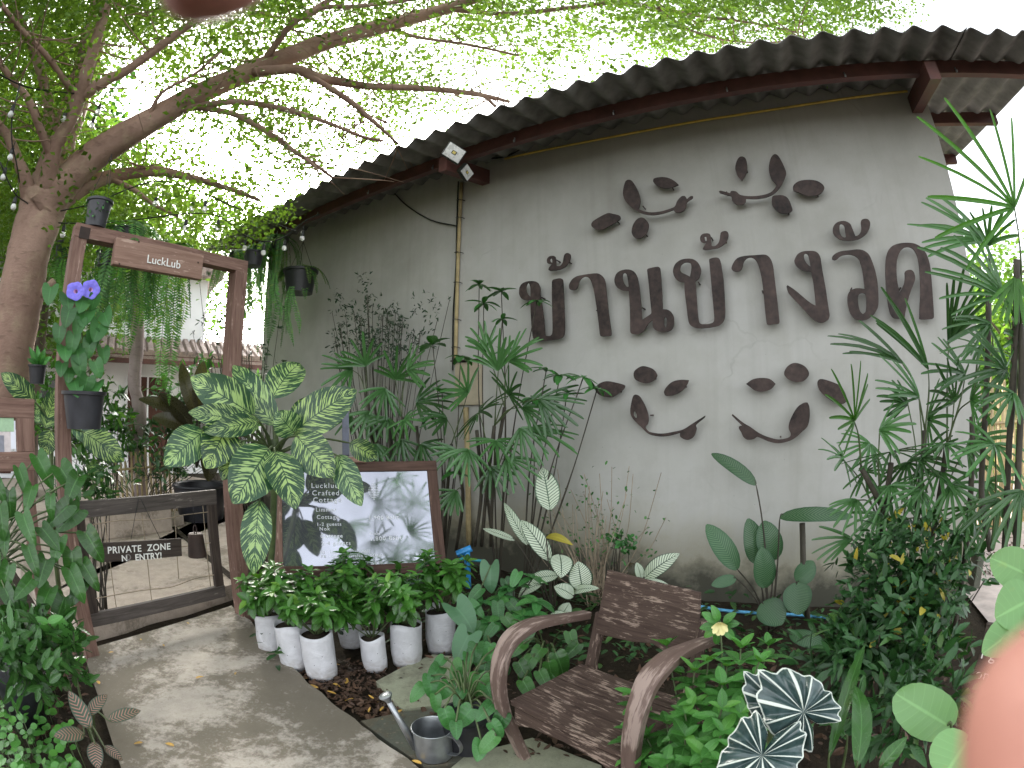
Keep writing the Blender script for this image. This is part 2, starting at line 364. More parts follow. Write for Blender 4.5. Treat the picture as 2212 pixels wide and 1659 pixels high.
# ================================================================== PLASTER BUILDING
bld = thing('garden_building', 'long grey plastered building with corrugated roof carrying the lettering', 'building', SZ(-2,0,0))
SL_, EVD, EVZ = .187, 2.817, 3.863
def RF(s, n_, dz=0): return dv*s+nv*n_+ZV*(EVZ+SL_*(n_-EVD)+dz)
mb = MB()
L0, L1, NB = -6.67, 1.46, 6.4
xs = np.linspace(L0, L1, 40); zs = np.linspace(-.1, 1, 12)
def wallpt(s, n_, k): zt = EVZ+SL_*(n_-EVD)+.03; return dv*s+nv*n_+ZV*(-.1+(zt+.1)*k)
for P0, P1, fl in (((L0,WD),(L1,WD),0), ((L1,WD),(L1,NB),0), ((L1,NB),(L0,NB),0), ((L0,NB),(L0,WD),0)):
    V = [wallpt(P0[0]+(P1[0]-P0[0])*u, P0[1]+(P1[1]-P0[1])*u, k) for k in np.linspace(0,1,10) for u in np.linspace(0,1,30)]
    mb.add(V, [(j*30+i, j*30+i+1, (j+1)*30+i+1, (j+1)*30+i) for j in range(9) for i in range(29)])
mb.build('wall', M['plaster'], bld, smooth=False)
def corr(name, s0, s1, par, n0=EVD, n1=6.6, dz=0, tilt=0):
    mb = MB(); P = .22; ph = -4.2795
    m = int((s1-s0)/P*12); S = np.linspace(s0, s1, m); V = []
    def prof(s):
        c = math.cos(2*math.pi*(s-ph)/P); return .030*(c if c < 0 else c**1.5)
    for th in (0, -.007):
        for n_ in np.linspace(n0, n1, 6):
            for s in S: V.append(RF(s, n_, prof(s)+th+dz+tilt*(n_-n0)))
    k = 6*m
    Fs = []
    for j in range(5):
        for i in range(m-1):
            a = j*m+i; Fs.append((a, a+1, a+m+1, a+m)); Fs.append((k+a, k+a+m, k+a+m+1, k+a+1))
    for i in range(m-1): Fs.append((i, k+i, k+i+1, i+1)); q = 5*m+i; Fs.append((q, q+1, k+q+1, k+q))
    for j in range(5):
        a = j*m; Fs.append((a, a+m, k+a+m, k+a)); a = j*m+m-1; Fs.append((a, k+a, k+a+m, a+m))
    mb.add(V, Fs); return mb.build(name, M['roof'], par)
roof = corr('roof', -7.05, 1.63, bld)
roof2 = corr('roof', 1.60, 2.53, bld, dz=-.012, n0=EVD+.01)
for n_, s0 in ((3.29, -6.9), (4.41, 1.50), (5.85, 1.50)):
    mb = MB(); c = RF(0, n_, -.03-.062)
    mb.bar(c+dv*s0, c+dv*2.42, nv*.03, (ZV+nv*0)*.058); mb.build('purlin', M['redbrown'], bld, smooth=False)
for s in (-6.35, -2.655, 1.34):
    mb = MB(); a = RF(s, 3.10, -.20); b = RF(s, WD-.002, -.20)
    mb.bar(a, b, dv*.045, ZV*.075); mb.build('rafter', M['redbrown'], bld, smooth=False)
for k in range(9): # small roof hooks
    p = RF(-5.6+k*.9, 3.25, -.1); mb = MB(); mb.tube([p, p-ZV*.04, p-ZV*.05-nv*.012, p-ZV*.03-nv*.016], .006, 5); mb.build('roof_hook', M['galv'], bld)
mb = MB()        # weathered speck holes and a trim strip of cable run under the eave
mb.tube(crom([W(1090,343,.03)+ZV*0, W(1300,300,.03), W(1500,263,.03), W(1700,232,.03), W(1960,197,.03)], 6), .011, 6)
tag(mb.build('conduit', M['yellow']), 'yellow conduit running level under the eave of the grey wall', 'conduit')
# ------------------------------------------------------------------ steel letters and leaves
def cutout(name, outer, holes, crop, label, cat, group, off=.068, th=.012):
    x0, y0, k = crop
    def cv(P, sub=4):
        Q = [np.array(((x0+x*k)/1.80832, (y0+y*k)/1.80832)) for x, y in P]; n = len(Q); out = []
        for i in range(n):   # Catmull-Rom that keeps corners
            p0, p1, p2, p3 = Q[i-1], Q[i], Q[(i+1)%n], Q[(i+2)%n]
            def corner(a, b, c): return nrm(b-a)@nrm(c-b) < .35
            m1 = np.zeros(2) if corner(p0,p1,p2) else (p2-p0)/2; m2 = np.zeros(2) if corner(p1,p2,p3) else (p3-p1)/2
            L = np.linalg.norm(p2-p1); m1 = m1*min(1, 1.2*L/(np.linalg.norm(m1)+1e-9)); m2 = m2*min(1, 1.2*L/(np.linalg.norm(m2)+1e-9))
            for j in range(sub):
                t = j/sub; out.append((2*t**3-3*t*t+1)*p1+(t**3-2*t*t+t)*m1+(-2*t**3+3*t*t)*p2+(t**3-t*t)*m2)
        R = []
        for q in out:
            p = W(q[0], q[1], off); R.append((float(p@dv), float(p[2])))
        return R
    loops = [cv(outer)]+[cv(h) for h in holes]
    flat = [p for L in loops for p in L]
    tris = geometry.tessellate_polygon([[Vector((p[0], p[1], 0)) for p in L] for L in loops])
    front = [dv*s+nv*(WD-off-th)+ZV*z for s, z in flat]; back = [dv*s+nv*(WD-off)+ZV*z for s, z in flat]
    N = len(flat); mb = MB(); Fs = []
    for tr in tris:
        a, b, c = [np.array(flat[i]) for i in tr]
        if (b-a)[0]*(c-a)[1]-(b-a)[1]*(c-a)[0] < 0: tr = tr[::-1]
        Fs.append(tuple(tr)); Fs.append(tuple(i+N for i in tr[::-1]))
    mb.add(front+back, Fs, rnd=random.random())
    b = 0
    for L in loops:
        n = len(L); mb.add([front[b+i] for i in range(n)]+[back[b+i] for i in range(n)], [(i, i+n, (i+1)%n+n, (i+1)%n) for i in range(n)]); b += n
    cen = np.mean(np.array(loops[0]), 0)
    s = max(loops[0], key=lambda q: -abs(q[1]-cen[1])+0*q[0])
    for fr in (.2, .6):          # hidden spacer pins that hold the plate off the plaster
        q = np.array(loops[0][int(len(loops[0])*fr)])*.82+cen*.18
        mb.tube([dv*q[0]+nv*(WD+.01)+ZV*q[1], dv*q[0]+nv*(WD-off)+ZV*q[1]], .006, 6)
    return tag(mb.build(name, M['rust'], smooth=False), label, cat, group)
cA, cB, cC, cD, cE = (2000,850,.31646), (2600,800,.30136), (3050,800,.30134), (2250,550,.47468), (2300,1380,.47468)
GL = 'rusted steel letters on the grey wall'; GO = 'rusted steel leaf ornaments on the grey wall'
LET = [
 ('Thai letter', cA, 'first tall rusted letter at the left end of the wall lettering, behind a leafy sprig', [(95,920),(100,870),(125,825),(165,800),(215,787),(275,787),(315,800),(345,840),(355,890),(358,960),(380,1100),(400,1250),(410,1400),(418,1452),(440,1462),(475,1462),(500,1440),(508,1380),(505,1200),(500,1000),(500,800),(515,770),(560,757),(600,752),(630,765),(636,790),(640,900),(650,1100),(658,1300),(655,1420),(640,1465),(600,1495),(520,1515),(400,1525),(320,1530),(285,1515),(265,1475),(250,1350),(240,1200),(235,1050),(235,1012),(200,1020),(150,1018),(115,990),(97,950)], [[(182,870),(190,830),(205,808),(222,825),(235,870),(235,980),(210,960),(190,930)]]),
 ('Thai tone mark', cA, 'small curled rusted tone mark over the leftmost letter', [(437,540),(445,505),(470,482),(510,475),(538,485),(548,520),(552,590),(575,603),(605,595),(632,560),(643,500),(655,460),(685,440),(715,447),(730,475),(725,520),(705,565),(665,610),(610,640),(540,655),(480,660),(457,650),(465,620),(500,577),(475,577),(447,568)], [[(475,520),(490,507),(503,520),(505,560),(488,555),(477,540)]]),
 ('Thai letter', cA, 'hooked rusted letter like a walking cane, second from the left of the lettering', [(710,860),(715,820),(750,765),(800,730),(860,715),(950,700),(1030,692),(1080,697),(1125,730),(1155,790),(1170,920),(1185,1060),(1205,1230),(1228,1390),(1232,1450),(1215,1462),(1130,1470),(1103,1465),(1090,1440),(1075,1300),(1055,1150),(1035,1010),(1015,900),(990,810),(960,755),(920,733),(885,740),(850,770),(830,810),(820,855),(795,890),(755,898),(722,890)], []),
 ('Thai letter', cA, 'rusted letter with loops at top left and bottom right, third letter from the left', [(1270,790),(1275,740),(1300,690),(1345,660),(1400,645),(1460,647),(1510,670),(1545,720),(1565,800),(1580,900),(1595,1040),(1605,1160),(1612,1265),(1640,1245),(1700,1205),(1725,1180),(1720,1110),(1705,960),(1690,800),(1673,655),(1685,635),(1740,620),(1800,610),(1828,622),(1837,660),(1845,780),(1857,930),(1862,1050),(1865,1135),(1920,1138),(1965,1165),(1995,1215),(2005,1285),(1995,1350),(1960,1395),(1900,1415),(1830,1412),(1775,1390),(1745,1345),(1740,1265),(1690,1310),(1650,1370),(1610,1420),(1560,1440),(1500,1440),(1468,1420),(1463,1350),(1463,1230),(1458,1080),(1450,960),(1445,905),(1380,905),(1320,880),(1285,840)], [[(1370,740),(1375,700),(1395,685),(1420,705),(1435,770),(1447,855),(1420,855),(1390,815),(1375,780)], [(1878,1270),(1890,1230),(1912,1250),(1915,1310),(1905,1365),(1885,1330)]]),
 ('Thai tone mark', cB, 'small curled rusted tone mark over the letter in the middle of the lettering', [(450,440),(460,405),(490,382),(540,375),(575,385),(588,420),(597,540),(640,540),(680,510),(702,460),(712,390),(725,360),(765,345),(800,352),(818,385),(812,430),(790,485),(745,530),(680,565),(600,580),(520,590),(483,578),(500,545),(532,497),(490,497),(460,480)], [[(505,418),(530,415),(540,472),(515,472)]]),
 ('Thai letter', cB, 'rusted U shaped letter with a round open head, in the middle of the lettering', [(100,870),(110,810),(145,755),(210,715),(290,702),(360,710),(415,745),(450,800),(463,860),(450,920),(425,970),(390,1000),(395,1060),(400,1130),(410,1250),(420,1400),(435,1510),(460,1545),(510,1550),(570,1545),(620,1525),(633,1480),(628,1400),(615,1250),(600,1080),(585,920),(572,780),(568,715),(590,700),(640,688),(690,695),(715,740),(735,850),(755,1000),(768,1200),(775,1380),(770,1470),(740,1530),(690,1570),(610,1590),(500,1603),(400,1600),(340,1575),(305,1530),(290,1450),(275,1320),(260,1200),(247,1080),(250,1003),(200,1005),(150,980),(115,930)], [[(192,840),(205,790),(245,758),(290,752),(325,765),(338,800),(335,850),(320,935),(260,905),(210,880)]]),
 ('Thai letter', cB, 'hooked rusted letter like a walking cane, fourth from the right of the lettering', [(857,820),(875,770),(915,710),(970,680),(1050,665),(1150,658),(1280,650),(1330,670),(1370,720),(1395,800),(1410,920),(1430,1080),(1450,1250),(1470,1430),(1477,1520),(1460,1545),(1400,1552),(1340,1560),(1312,1545),(1300,1460),(1285,1320),(1270,1150),(1255,1020),(1240,930),(1215,830),(1185,750),(1150,705),(1100,687),(1050,705),(1015,750),(1000,810),(975,855),(930,873),(885,865),(862,845)], []),
 ('Thai letter', cC, 'rusted tick shaped letter with a looped head and a long slanting tail', [(175,740),(190,690),(225,640),(285,610),(360,602),(430,605),(480,630),(510,680),(525,760),(540,860),(560,970),(585,1110),(605,1250),(625,1380),(632,1440),(615,1490),(570,1520),(520,1533),(460,1515),(400,1470),(330,1395),(250,1310),(170,1225),(110,1160),(85,1110),(75,1060),(90,1047),(150,1085),(210,1130),(280,1190),(340,1240),(400,1285),(450,1310),(445,1230),(435,1130),(420,1010),(400,920),(388,877),(330,870),(260,845),(205,800)], [[(300,680),(305,650),(325,637),(350,655),(365,700),(385,805),(350,780),(315,730)]]),
 ('Thai vowel mark', cC, 'wide rusted vowel mark with an oval eye and raised tail near the right end', [(672,330),(685,280),(720,240),(780,217),(840,220),(895,250),(925,310),(965,412),(1000,400),(1030,365),(1042,310),(1035,230),(1050,200),(1090,187),(1130,195),(1155,230),(1155,280),(1135,340),(1090,400),(1020,445),(940,467),(860,473),(780,458),(720,425),(685,385)], [[(765,265),(790,255),(820,280),(833,350),(843,425),(810,428),(775,390),(760,330)]]),
 ('Thai letter', cC, 'rusted letter arching over to a loop at its foot, second from the right', [(663,690),(675,665),(720,630),(790,605),(880,595),(980,583),(1050,590),(1110,620),(1150,665),(1190,760),(1225,870),(1250,1000),(1262,1150),(1262,1300),(1240,1370),(1190,1440),(1110,1490),(1020,1500),(950,1475),(900,1410),(870,1310),(862,1220),(875,1150),(920,1105),(990,1085),(1085,1095),(1075,1000),(1065,910),(1050,830),(1030,760),(1000,700),(950,665),(880,650),(810,658),(760,680),(735,705),(700,722),(668,712)], [[(1000,1200),(1020,1160),(1060,1148),(1095,1165),(1105,1230),(1105,1330),(1095,1390),(1060,1420),(1025,1380),(1005,1300)]]),
 ('Thai letter', cC, 'large arched rusted letter at the right end of the lettering, by the palm', [(1355,780),(1365,670),(1395,590),(1450,535),(1540,505),(1640,497),(1730,508),(1810,550),(1870,620),(1910,710),(1935,820),(1948,950),(1958,1080),(1970,1250),(1980,1420),(1975,1470),(1940,1485),(1820,1488),(1790,1480),(1795,1350),(1803,1200),(1803,1050),(1797,900),(1785,770),(1765,670),(1730,600),(1680,560),(1620,555),(1570,580),(1530,640),(1505,720),(1497,820),(1500,930),(1515,1040),(1540,1135),(1570,1080),(1600,1010),(1605,930),(1603,880),(1630,855),(1680,847),(1715,870),(1735,920),(1738,970),(1715,1040),(1680,1130),(1640,1260),(1615,1380),(1600,1475),(1540,1480),(1470,1475),(1430,1440),(1400,1350),(1380,1230),(1365,1080),(1355,930)], []),
]
for cat, crop, lab, o_, h_ in LET:
    cutout('steel_letter' if 'letter' in cat else 'steel_letter_mark', o_, h_, crop, lab, 'letter' if 'letter' in cat else 'letter mark', GL)
ORN = [
 ('sprig', cD, 'rusted steel sprig curving like a smile in the upper left leaf ornament', [(395,390),(410,340),(435,324),(465,335),(500,390),(525,450),(533,500),(525,545),(515,562),(560,582),(620,592),(700,585),(770,565),(815,545),(835,500),(870,462),(900,460),(915,485),(945,460),(965,460),(960,478),(915,510),(905,560),(870,590),(830,595),(812,585),(808,570),(740,595),(660,613),(590,612),(530,595),(480,565),(440,535),(405,490),(390,440)], []),
 ('leaf', cD, 'blunt rusted steel leaf lying at the far lower left of the upper left ornament', [(130,690),(150,660),(260,600),(310,605),(360,618),(370,640),(355,660),(230,730),(180,735),(140,715)], []),
 ('leaf', cD, 'bluish rusted steel leaf above the smile of the upper left sprig', [(637,330),(650,312),(710,302),(770,312),(820,340),(847,367),(800,385),(740,395),(680,380),(645,352)], []),
 ('leaf', cD, 'rounded rusted steel leaf hanging below the upper left sprig', [(462,740),(475,690),(510,645),(550,635),(580,655),(602,695),(590,750),(560,790),(520,808),(485,800),(465,770)], []),
 ('leaf', cD, 'upright pointed rusted steel leaf at the top of the upper right ornament', [(1312,230),(1325,170),(1350,137),(1380,137),(1402,160),(1410,220),(1400,280),(1365,332),(1330,290)], []),
 ('sprig', cD, 'rusted steel sprig with a tall leaf on its right in the upper right ornament', [(1590,200),(1605,145),(1630,117),(1655,120),(1680,150),(1710,210),(1730,265),(1720,310),(1695,360),(1670,400),(1630,440),(1570,467),(1490,482),(1400,480),(1395,510),(1370,528),(1330,530),(1295,510),(1283,480),(1278,460),(1190,435),(1177,420),(1195,415),(1270,435),(1280,418),(1320,422),(1355,450),(1440,460),(1530,452),(1600,430),(1640,390),(1648,362),(1610,320),(1590,260)], []),
 ('leaf', cD, 'broad black steel leaf at the far right of the upper right ornament', [(1785,395),(1795,365),(1840,335),(1920,325),(1990,337),(2035,370),(2042,400),(2010,440),(1940,460),(1880,450),(1830,428),(1795,418)], []),
 ('leaf', cD, 'rounded black steel leaf under the upper right sprig', [(1612,490),(1620,460),(1650,453),(1710,455),(1750,485),(1780,560),(1778,580),(1740,602),(1690,600),(1640,570),(1615,530)], []),
 ('sprig', cE, 'rusted steel sprig whose tall leaf has a hole, in the lower left ornament', [(345,470),(355,400),(370,350),(395,340),(425,360),(460,420),(485,480),(495,540),(487,580),(468,605),(490,640),(540,655),(610,660),(700,645),(780,625),(860,575),(960,512),(955,530),(885,590),(890,620),(870,680),(830,710),(790,708),(755,685),(755,655),(700,672),(620,685),(550,680),(490,660),(440,612),(390,565),(355,520)], [[(372,490),(382,475),(398,505),(398,530),(385,530),(372,508)]]),
 ('leaf', cE, 'rusted steel leaf at the far left of the lower left ornament, by a green sprig', [(60,290),(90,250),(150,230),(220,240),(295,262),(298,285),(260,320),(200,360),(130,358),(75,330)], []),
 ('leaf', cE, 'plump rusted steel leaf at the top of the lower left ornament', [(372,175),(385,140),(430,110),(470,108),(530,130),(562,170),(562,195),(530,230),(480,248),(430,240),(385,215)], []),
 ('leaf', cE, 'slanting rusted steel leaf pointing up right above the lower left sprig', [(622,320),(640,280),(690,235),(760,218),(826,222),(810,260),(770,310),(700,345),(640,352)], []),
 ('leaf', cE, 'level rusted steel leaf pointed at both ends in the lower right ornament', [(1295,253),(1350,215),(1420,203),(1490,212),(1538,252),(1500,295),(1430,317),(1370,308),(1330,280)], []),
 ('leaf', cE, 'plump rusted steel leaf at the top of the lower right ornament', [(1607,165),(1625,120),(1670,85),(1720,82),(1780,110),(1812,160),(1800,200),(1760,232),(1700,238),(1650,220),(1620,195)], []),
 ('leaf', cE, 'reddish steel leaf of the lower right ornament, half hidden by the palm fan', [(1880,250),(1890,220),(1920,212),(2000,235),(2070,270),(2110,330),(2122,390),(2080,420),(2010,400),(1940,350),(1895,300)], []),
 ('sprig', cE, 'rusted steel sprig with a tall leaf touched by palm fingers, in the lower right ornament', [(1177,510),(1185,500),(1270,570),(1330,605),(1400,655),(1480,690),(1560,708),(1620,700),(1655,685),(1662,660),(1645,620),(1650,570),(1680,500),(1720,440),(1770,407),(1800,405),(1815,440),(1818,520),(1800,600),(1750,650),(1700,695),(1640,725),(1560,740),(1480,725),(1390,688),(1360,705),(1310,712),(1275,690),(1255,650),(1237,620),(1240,600),(1262,595),(1190,525)], []),
]
for kd, crop, lab, o_, h_ in ORN: cutout('steel_'+kd, o_, h_, crop, lab, 'steel '+kd, GO)
# ================================================================== PROPS
def text_part(body, name, mat, P0, ux, uy, size, parent, align='LEFT', thick=.0015, space=1., offset=0.):
    """flat lettering: P0 origin, ux reading direction, uy up"""
    c = bpy.data.curves.new(name, 'FONT'); c.body = body; c.size = size; c.extrude = thick; c.align_x = align; c.space_character = space; c.offset = offset
    o = bpy.data.objects.new(name, c); COL.objects.link(o)
    dg = bpy.context.evaluated_depsgraph_get(); dg.update()
    me = bpy.data.meshes.new_from_object(o.evaluated_get(dg)); COL.objects.unlink(o); bpy.data.objects.remove(o)
    ux = nrm(ux); uy = np.asarray(uy, float); uy = nrm(uy-ux*(uy@ux)); uz = np.cross(ux, uy)
    me.transform(Matrix(((ux[0],uy[0],uz[0],P0[0]),(ux[1],uy[1],uz[1],P0[1]),(ux[2],uy[2],uz[2],P0[2]),(0,0,0,1))))
    me.materials.clear(); me.materials.append(mat); me.name = name
    t = bpy.data.objects.new(name, me); COL.objects.link(t)
    if parent is not None: t.parent = parent; t.matrix_parent_inverse = Matrix.Translation(-Vector(world_loc(parent)))
    return t
def plane_pt(x, y, P, N):
    v = ray(x, y); return CAM+v*((P-CAM)@N)/(v@N)
# ------------------------------------------------------------------ gate arch
GLb, GRb = G(197,1412,.05), G(527,1322,.06)
gx = nrm((GRb-GLb)*[1,1,0]); gy = nrm(np.cross(ZV, gx))       # gy points away from the camera
if gy[1] < 0: gy = -gy
arch = thing('gate_arch', 'reddish timber gate arch with square posts at the end of the path', 'gate arch', GLb)
LH = 2.46
mb = MB(); mb.bar(GLb-[0,0,.1], GLb+ZV*LH, gx*.045, gy*.05, rnd=.2); bevel(mb.build('post', M['wood_arch'], arch, False))
mb = MB(); mb.bar(GRb-[0,0,.1], GRb+ZV*LH, gx*.05, gy*.055, rnd=.7); bevel(mb.build('post', M['wood_arch'], arch, False))
mb = MB(); mb.bar(GLb+ZV*(LH+.043)-gx*.045, GRb+ZV*(LH+.043)+gx*.05, gy*.05, ZV*.043, rnd=.4); bevel(mb.build('lintel', M['wood_arch'], arch, False))
mb = MB(); c = GLb+ZV*(LH+.03)-gy*.053+gx*.02; mb.box(c, gx*.035, gy*.003, ZV*.035); mb.build('corner_plate', M['rust2'], arch, False)
GP_ = lambda x, y, off=0: plane_pt(x, y, GLb+gy*(.0+off), gy)
# sign board
a, b = GP_(245,543,-.09), GP_(434,579,-.09)
sb = thing('name_board', 'thick reddish plank lettered LuckLub nailed across the top of the gate arch', 'sign', a)
up = nrm(GP_(248,513,-.09)-GP_(243,572,-.09)); ux = nrm(b-a); up = nrm(ZV-ux*(ux@ZV))
hh = np.linalg.norm(GP_(248,513,-.09)-GP_(243,572,-.09))/2
mb = MB(); mb.bar(a, b, gy*.028, up*hh, rnd=.5); bevel(mb.build('plank', M['wood_sign'], sb, False), .005)
tc = GP_(316,567,-.122)
t = text_part('LuckLub', 'lettering', M['white_paint'], tc, ux, up, .074, sb)
mb = MB()
for x, y in ((258,570),(428,567),(300,522)):
    mb.lathe(GP_(x, y, -.1205), [(.006,0),(.004,.003),(0,.003)], 8, 0, -gy)
    mb.build('nail', M['rust2'], sb); mb = MB()
# ------------------------------------------------------------------ gate
gate = thing('garden_gate', 'low grey timber gate with wire mesh closing the path', 'gate', GLb+gx*.3)
GG = lambda x, y, off=0: plane_pt(x, y, GLb+gy*(.06+off), gy)
tl, tr_, bl, br = GG(150,1097), GG(466,1077), GG(190,1343), GG(484,1273)
zt = (tl[2]+tr_[2])/2; zb = (bl[2]+br[2])/2
tl[2] = tr_[2] = zt; bl[2] = br[2] = zb
lf = GLb+gy*.06+gx*.05; rt = tr_
mb = MB(); mb.bar([lf[0], lf[1], zt], rt, gy*.018, ZV*.05, rnd=.1); bevel(mb.build('top_rail', M['wood_gate'], gate, False))
mb = MB(); mb.bar([lf[0], lf[1], zb], [rt[0], rt[1], zb], gy*.018, ZV*.045, rnd=.3); bevel(mb.build('bottom_rail', M['wood_gate'], gate, False))
mb = MB(); mb.bar([rt[0]-gx[0]*.04, rt[1]-gx[1]*.04, zb+.045], [rt[0]-gx[0]*.04, rt[1]-gx[1]*.04, zt-.05], gx*.035, gy*.02, rnd=.6); bevel(mb.build('stile', M['wood_dark'], gate, False))
mb = MB(); mb.bar([lf[0]+gx[0]*.04, lf[1]+gx[1]*.04, zb+.045], [lf[0]+gx[0]*.04, lf[1]+gx[1]*.04, zt-.05], gx*.035, gy*.02, rnd=.8); bevel(mb.build('stile', M['wood_dark'], gate, False))
for P in ([(223,1100),(236,1200),(251,1311)], [(303,1075),(316,1190),(328,1300)], [(375,1080),(380,1150),(386,1250)], [(437,1075),(443,1150),(455,1267)]):
    mb = MB(); mb.tube(crom([GG(*p) for p in P], 3), .0032, 5); mb.build('mesh_wire', M['twig'], gate)
for P in ([(186,1136),(260,1124),(345,1122),(400,1112),(466,1104)], [(186,1206),(300,1195),(400,1180),(474,1170)], [(188,1296),(300,1276),(370,1268),(420,1250),(472,1240)]):
    mb = MB(); mb.tube(crom([GG(*p, -.004) for p in P], 3), .0034, 5); mb.build('mesh_wire', M['twig'], gate)
# private zone sign
ps = thing('warning_sign', 'dark wooden sign painted PRIVATE ZONE NO ENTRY! hanging on the gate', 'sign', GG(303,1190,-.03))
q = [GG(215,1172,-.03), GG(391,1162,-.03), GG(392,1202,-.03), GG(217,1214,-.03)]
ux = nrm(q[1]-q[0]); up = nrm(np.cross(ux, gy)); up = up if up[2] > 0 else -up
cen = sum(q)/4; wd_, hh = np.linalg.norm(q[1]-q[0])/2, np.linalg.norm(q[0]-q[3])/2
mb = MB(); mb.box(cen, ux*wd_, gy*.009, up*hh); bevel(mb.build('board', M['wood_dark'], ps, False), .003)
text_part('PRIVATE  ZONE', 'lettering', M['white_paint'], GG(302,1191.5,-.0405), ux, up, .0605, ps, 'CENTER', .001, 1.1, .0009)
text_part('N   ENTRY!', 'lettering', M['white_paint'], GG(307,1209.5,-.0405), ux, up, .0575, ps, 'CENTER', .001, 1.05, .0012)
worn = simple('worn_lettering', (.22,.2,.19), .7); text_part('O', 'lettering', worn, GG(277,1210,-.0405), ux, up, .055, ps, 'CENTER', .001, 1., .0009)
for a, b in (((303,1075),(346,1163)), ((300,1073),(283,1165))):
    mb = MB(); mb.tube([GG(*a,-.022), GG(*b,-.03)], .0022, 5); mb.build('hanging_wire', M['cable'], ps)
# bell
bellp = GG(422,1152,-.05)
be = thing('cow_bell', 'rusted iron cow bell hanging on a wire from the gate', 'bell', bellp)
mb = MB(); h_ = (GG(422,1152,-.05)-GG(422,1202,-.05))[2]
mb.lathe(bellp, [(0,0),(.045,0),(.054,-.008),(.068,-h_),(.064,-h_),(.05,-.012),(0,-.006)], 20); mb.build('body', M['rust2'], be, sharp=.6)
mb = MB(); mb.tube([bellp+[math.cos(a)*.013*gx[0], math.cos(a)*.013*gx[1], .028+.028*math.sin(a)] for a in np.linspace(-1.2, 4.34, 12)], .0045, 6); mb.build('loop', M['rust2'], be)
mb = MB(); mb.tube([bellp+ZV*.055, GG(416,1075,-.045)], .002, 5); mb.build('wire', M['cable'], be)
# ------------------------------------------------------------------ notice board
q = lambda *p: np.array(p, float)
BL, BR, TL, TR = q(-1.63,3.07,.40), q(-.47,3.48,.40), q(-1.79,3.36,1.165), q(-.63,3.77,1.165)
bxv = nrm(BR-BL); byv = nrm(TL-BL); byv = nrm(byv-bxv*(byv@bxv)); bnv = np.cross(bxv, byv)   # bnv towards the camera
if bnv[1] > 0: bnv = -bnv
NB_ = thing('notice_board', 'leaning wooden notice board with a shiny lettered glass panel behind the white grow bags', 'notice board', (BL+BR)/2*[1,1,0])
BP = lambda x, y, off=0: plane_pt(x, y, BL+bnv*off, bnv)
c = (BL+TR)/2; Wd, Ht = np.linalg.norm(BR-BL), np.linalg.norm(TL-BL)
P = lambda u, v, o=0: BL+bxv*(u*Wd)+byv*(v*Ht)+bnv*o
fw = .075
mb = MB(); mb.bar(P(0,1)-byv*fw/2, P(1,1)-byv*fw/2, bnv*.022, byv*fw/2, rnd=.1); bevel(mb.build('top_rail', M['wood_board'], NB_, False))
mb = MB(); mb.bar(P(0,0)+byv*fw/2+bxv*fw, P(1,0)+byv*fw/2-bxv*fw, bnv*.02, byv*fw/2, rnd=.4); bevel(mb.build('bottom_rail', M['wood_board'], NB_, False))
for u, s, rn in ((0,1,.6),(1,-1,.9)):
    a = P(u,0)+bxv*s*fw/2; dn = a-byv*(a[2]/byv[2])
    mb = MB(); mb.bar(dn-byv*.05, P(u,1)-byv*fw+bxv*s*fw/2, bnv*.02, bxv*fw/2, rnd=rn); bevel(mb.build('post', M['wood_arch'] if u==0 else M['wood_board'], NB_, False))
t = NT('notice_glass'); v = t.coord()
M['mirror'] = t.done(t.bsdf(t.ramp(t.noise(v, 2.5, 3), [(.3, (.24,.25,.28)), (.7, (.36,.37,.42))]), t.ramp(t.noise(v, 6, 4), [(.4, .03), (.75, .10)]), .8, None, .6))
mb = MB(); mb.box(P(.5,.5,.004), bxv*(Wd/2-fw+.004), byv*(Ht/2-fw+.004), bnv*.004); mb.build('glass_panel', M['mirror'], NB_, False)
pt = simple('pale_print', (.62,.64,.67), .6, 0, .03)
for body, (x, y), s in (('Lucklub',(672,1054),.052), ('Crafted',(674,1070),.052), ('Cottage',(676,1085),.052), ('Limmer',(682,1105),.040), ('Cottage',(684,1121),.040), ('1-2 guests',(684,1136),.034), ('Nok',(690,1146),.036),
                      ('Cottage',(692,1162),.040), ('2-4 guests',(694,1178),.040), ('1,900 Baht',(796,1123),.040), ('From',(799,1156),.028), ('1,800 Baht',(799,1168),.042),
                      ('IG : luc lub_chian mail',(692,1196),.030), ('FB : lucklub Crafted cottage',(694,1205),.030), ('lucklubs z@gmail. c',(720,1213.5),.030), ('Tel. 07 0888  0    0888',(716,1222),.030)):
    text_part(body, 'lettering', pt, BP(x, y, .0095), bxv, byv, s, NB_, 'LEFT', .0004, 1.25, .0004)
c0 = BP(807,1060,.0095)        # small tree emblem
mb = MB()
for k in range(9):
    a = c0+byv*(.012*k-.05); wdt = .035*math.sin(math.pi*(k+1)/10)+.006
    mb.bar(a-bxv*wdt, a+bxv*wdt, bnv*.0004, byv*.0016)
mb.bar(c0-byv*.07, c0+byv*.06, bnv*.0004, bxv*.002); mb.build('tree_emblem', pt, NB_, False)
b0 = P(.5,1); a = BP(762,992)
mb = MB(); mb.bar(BP(700,996)+byv*.0, BP(791,996), bnv*.04, byv*.022, rnd=.5); bevel(mb.build('mounting_block', M['wood_sign'], NB_, False))
a = BP(747,985); mb = MB(); mb.bar(a, [a[0], a[1], HDp(742,896,a)[2]+.05], bxv*.026, bnv*.012); bevel(mb.build('metal_upright', simple('blue_grey_metal', (.16,.17,.22), .4, .5), NB_, False))
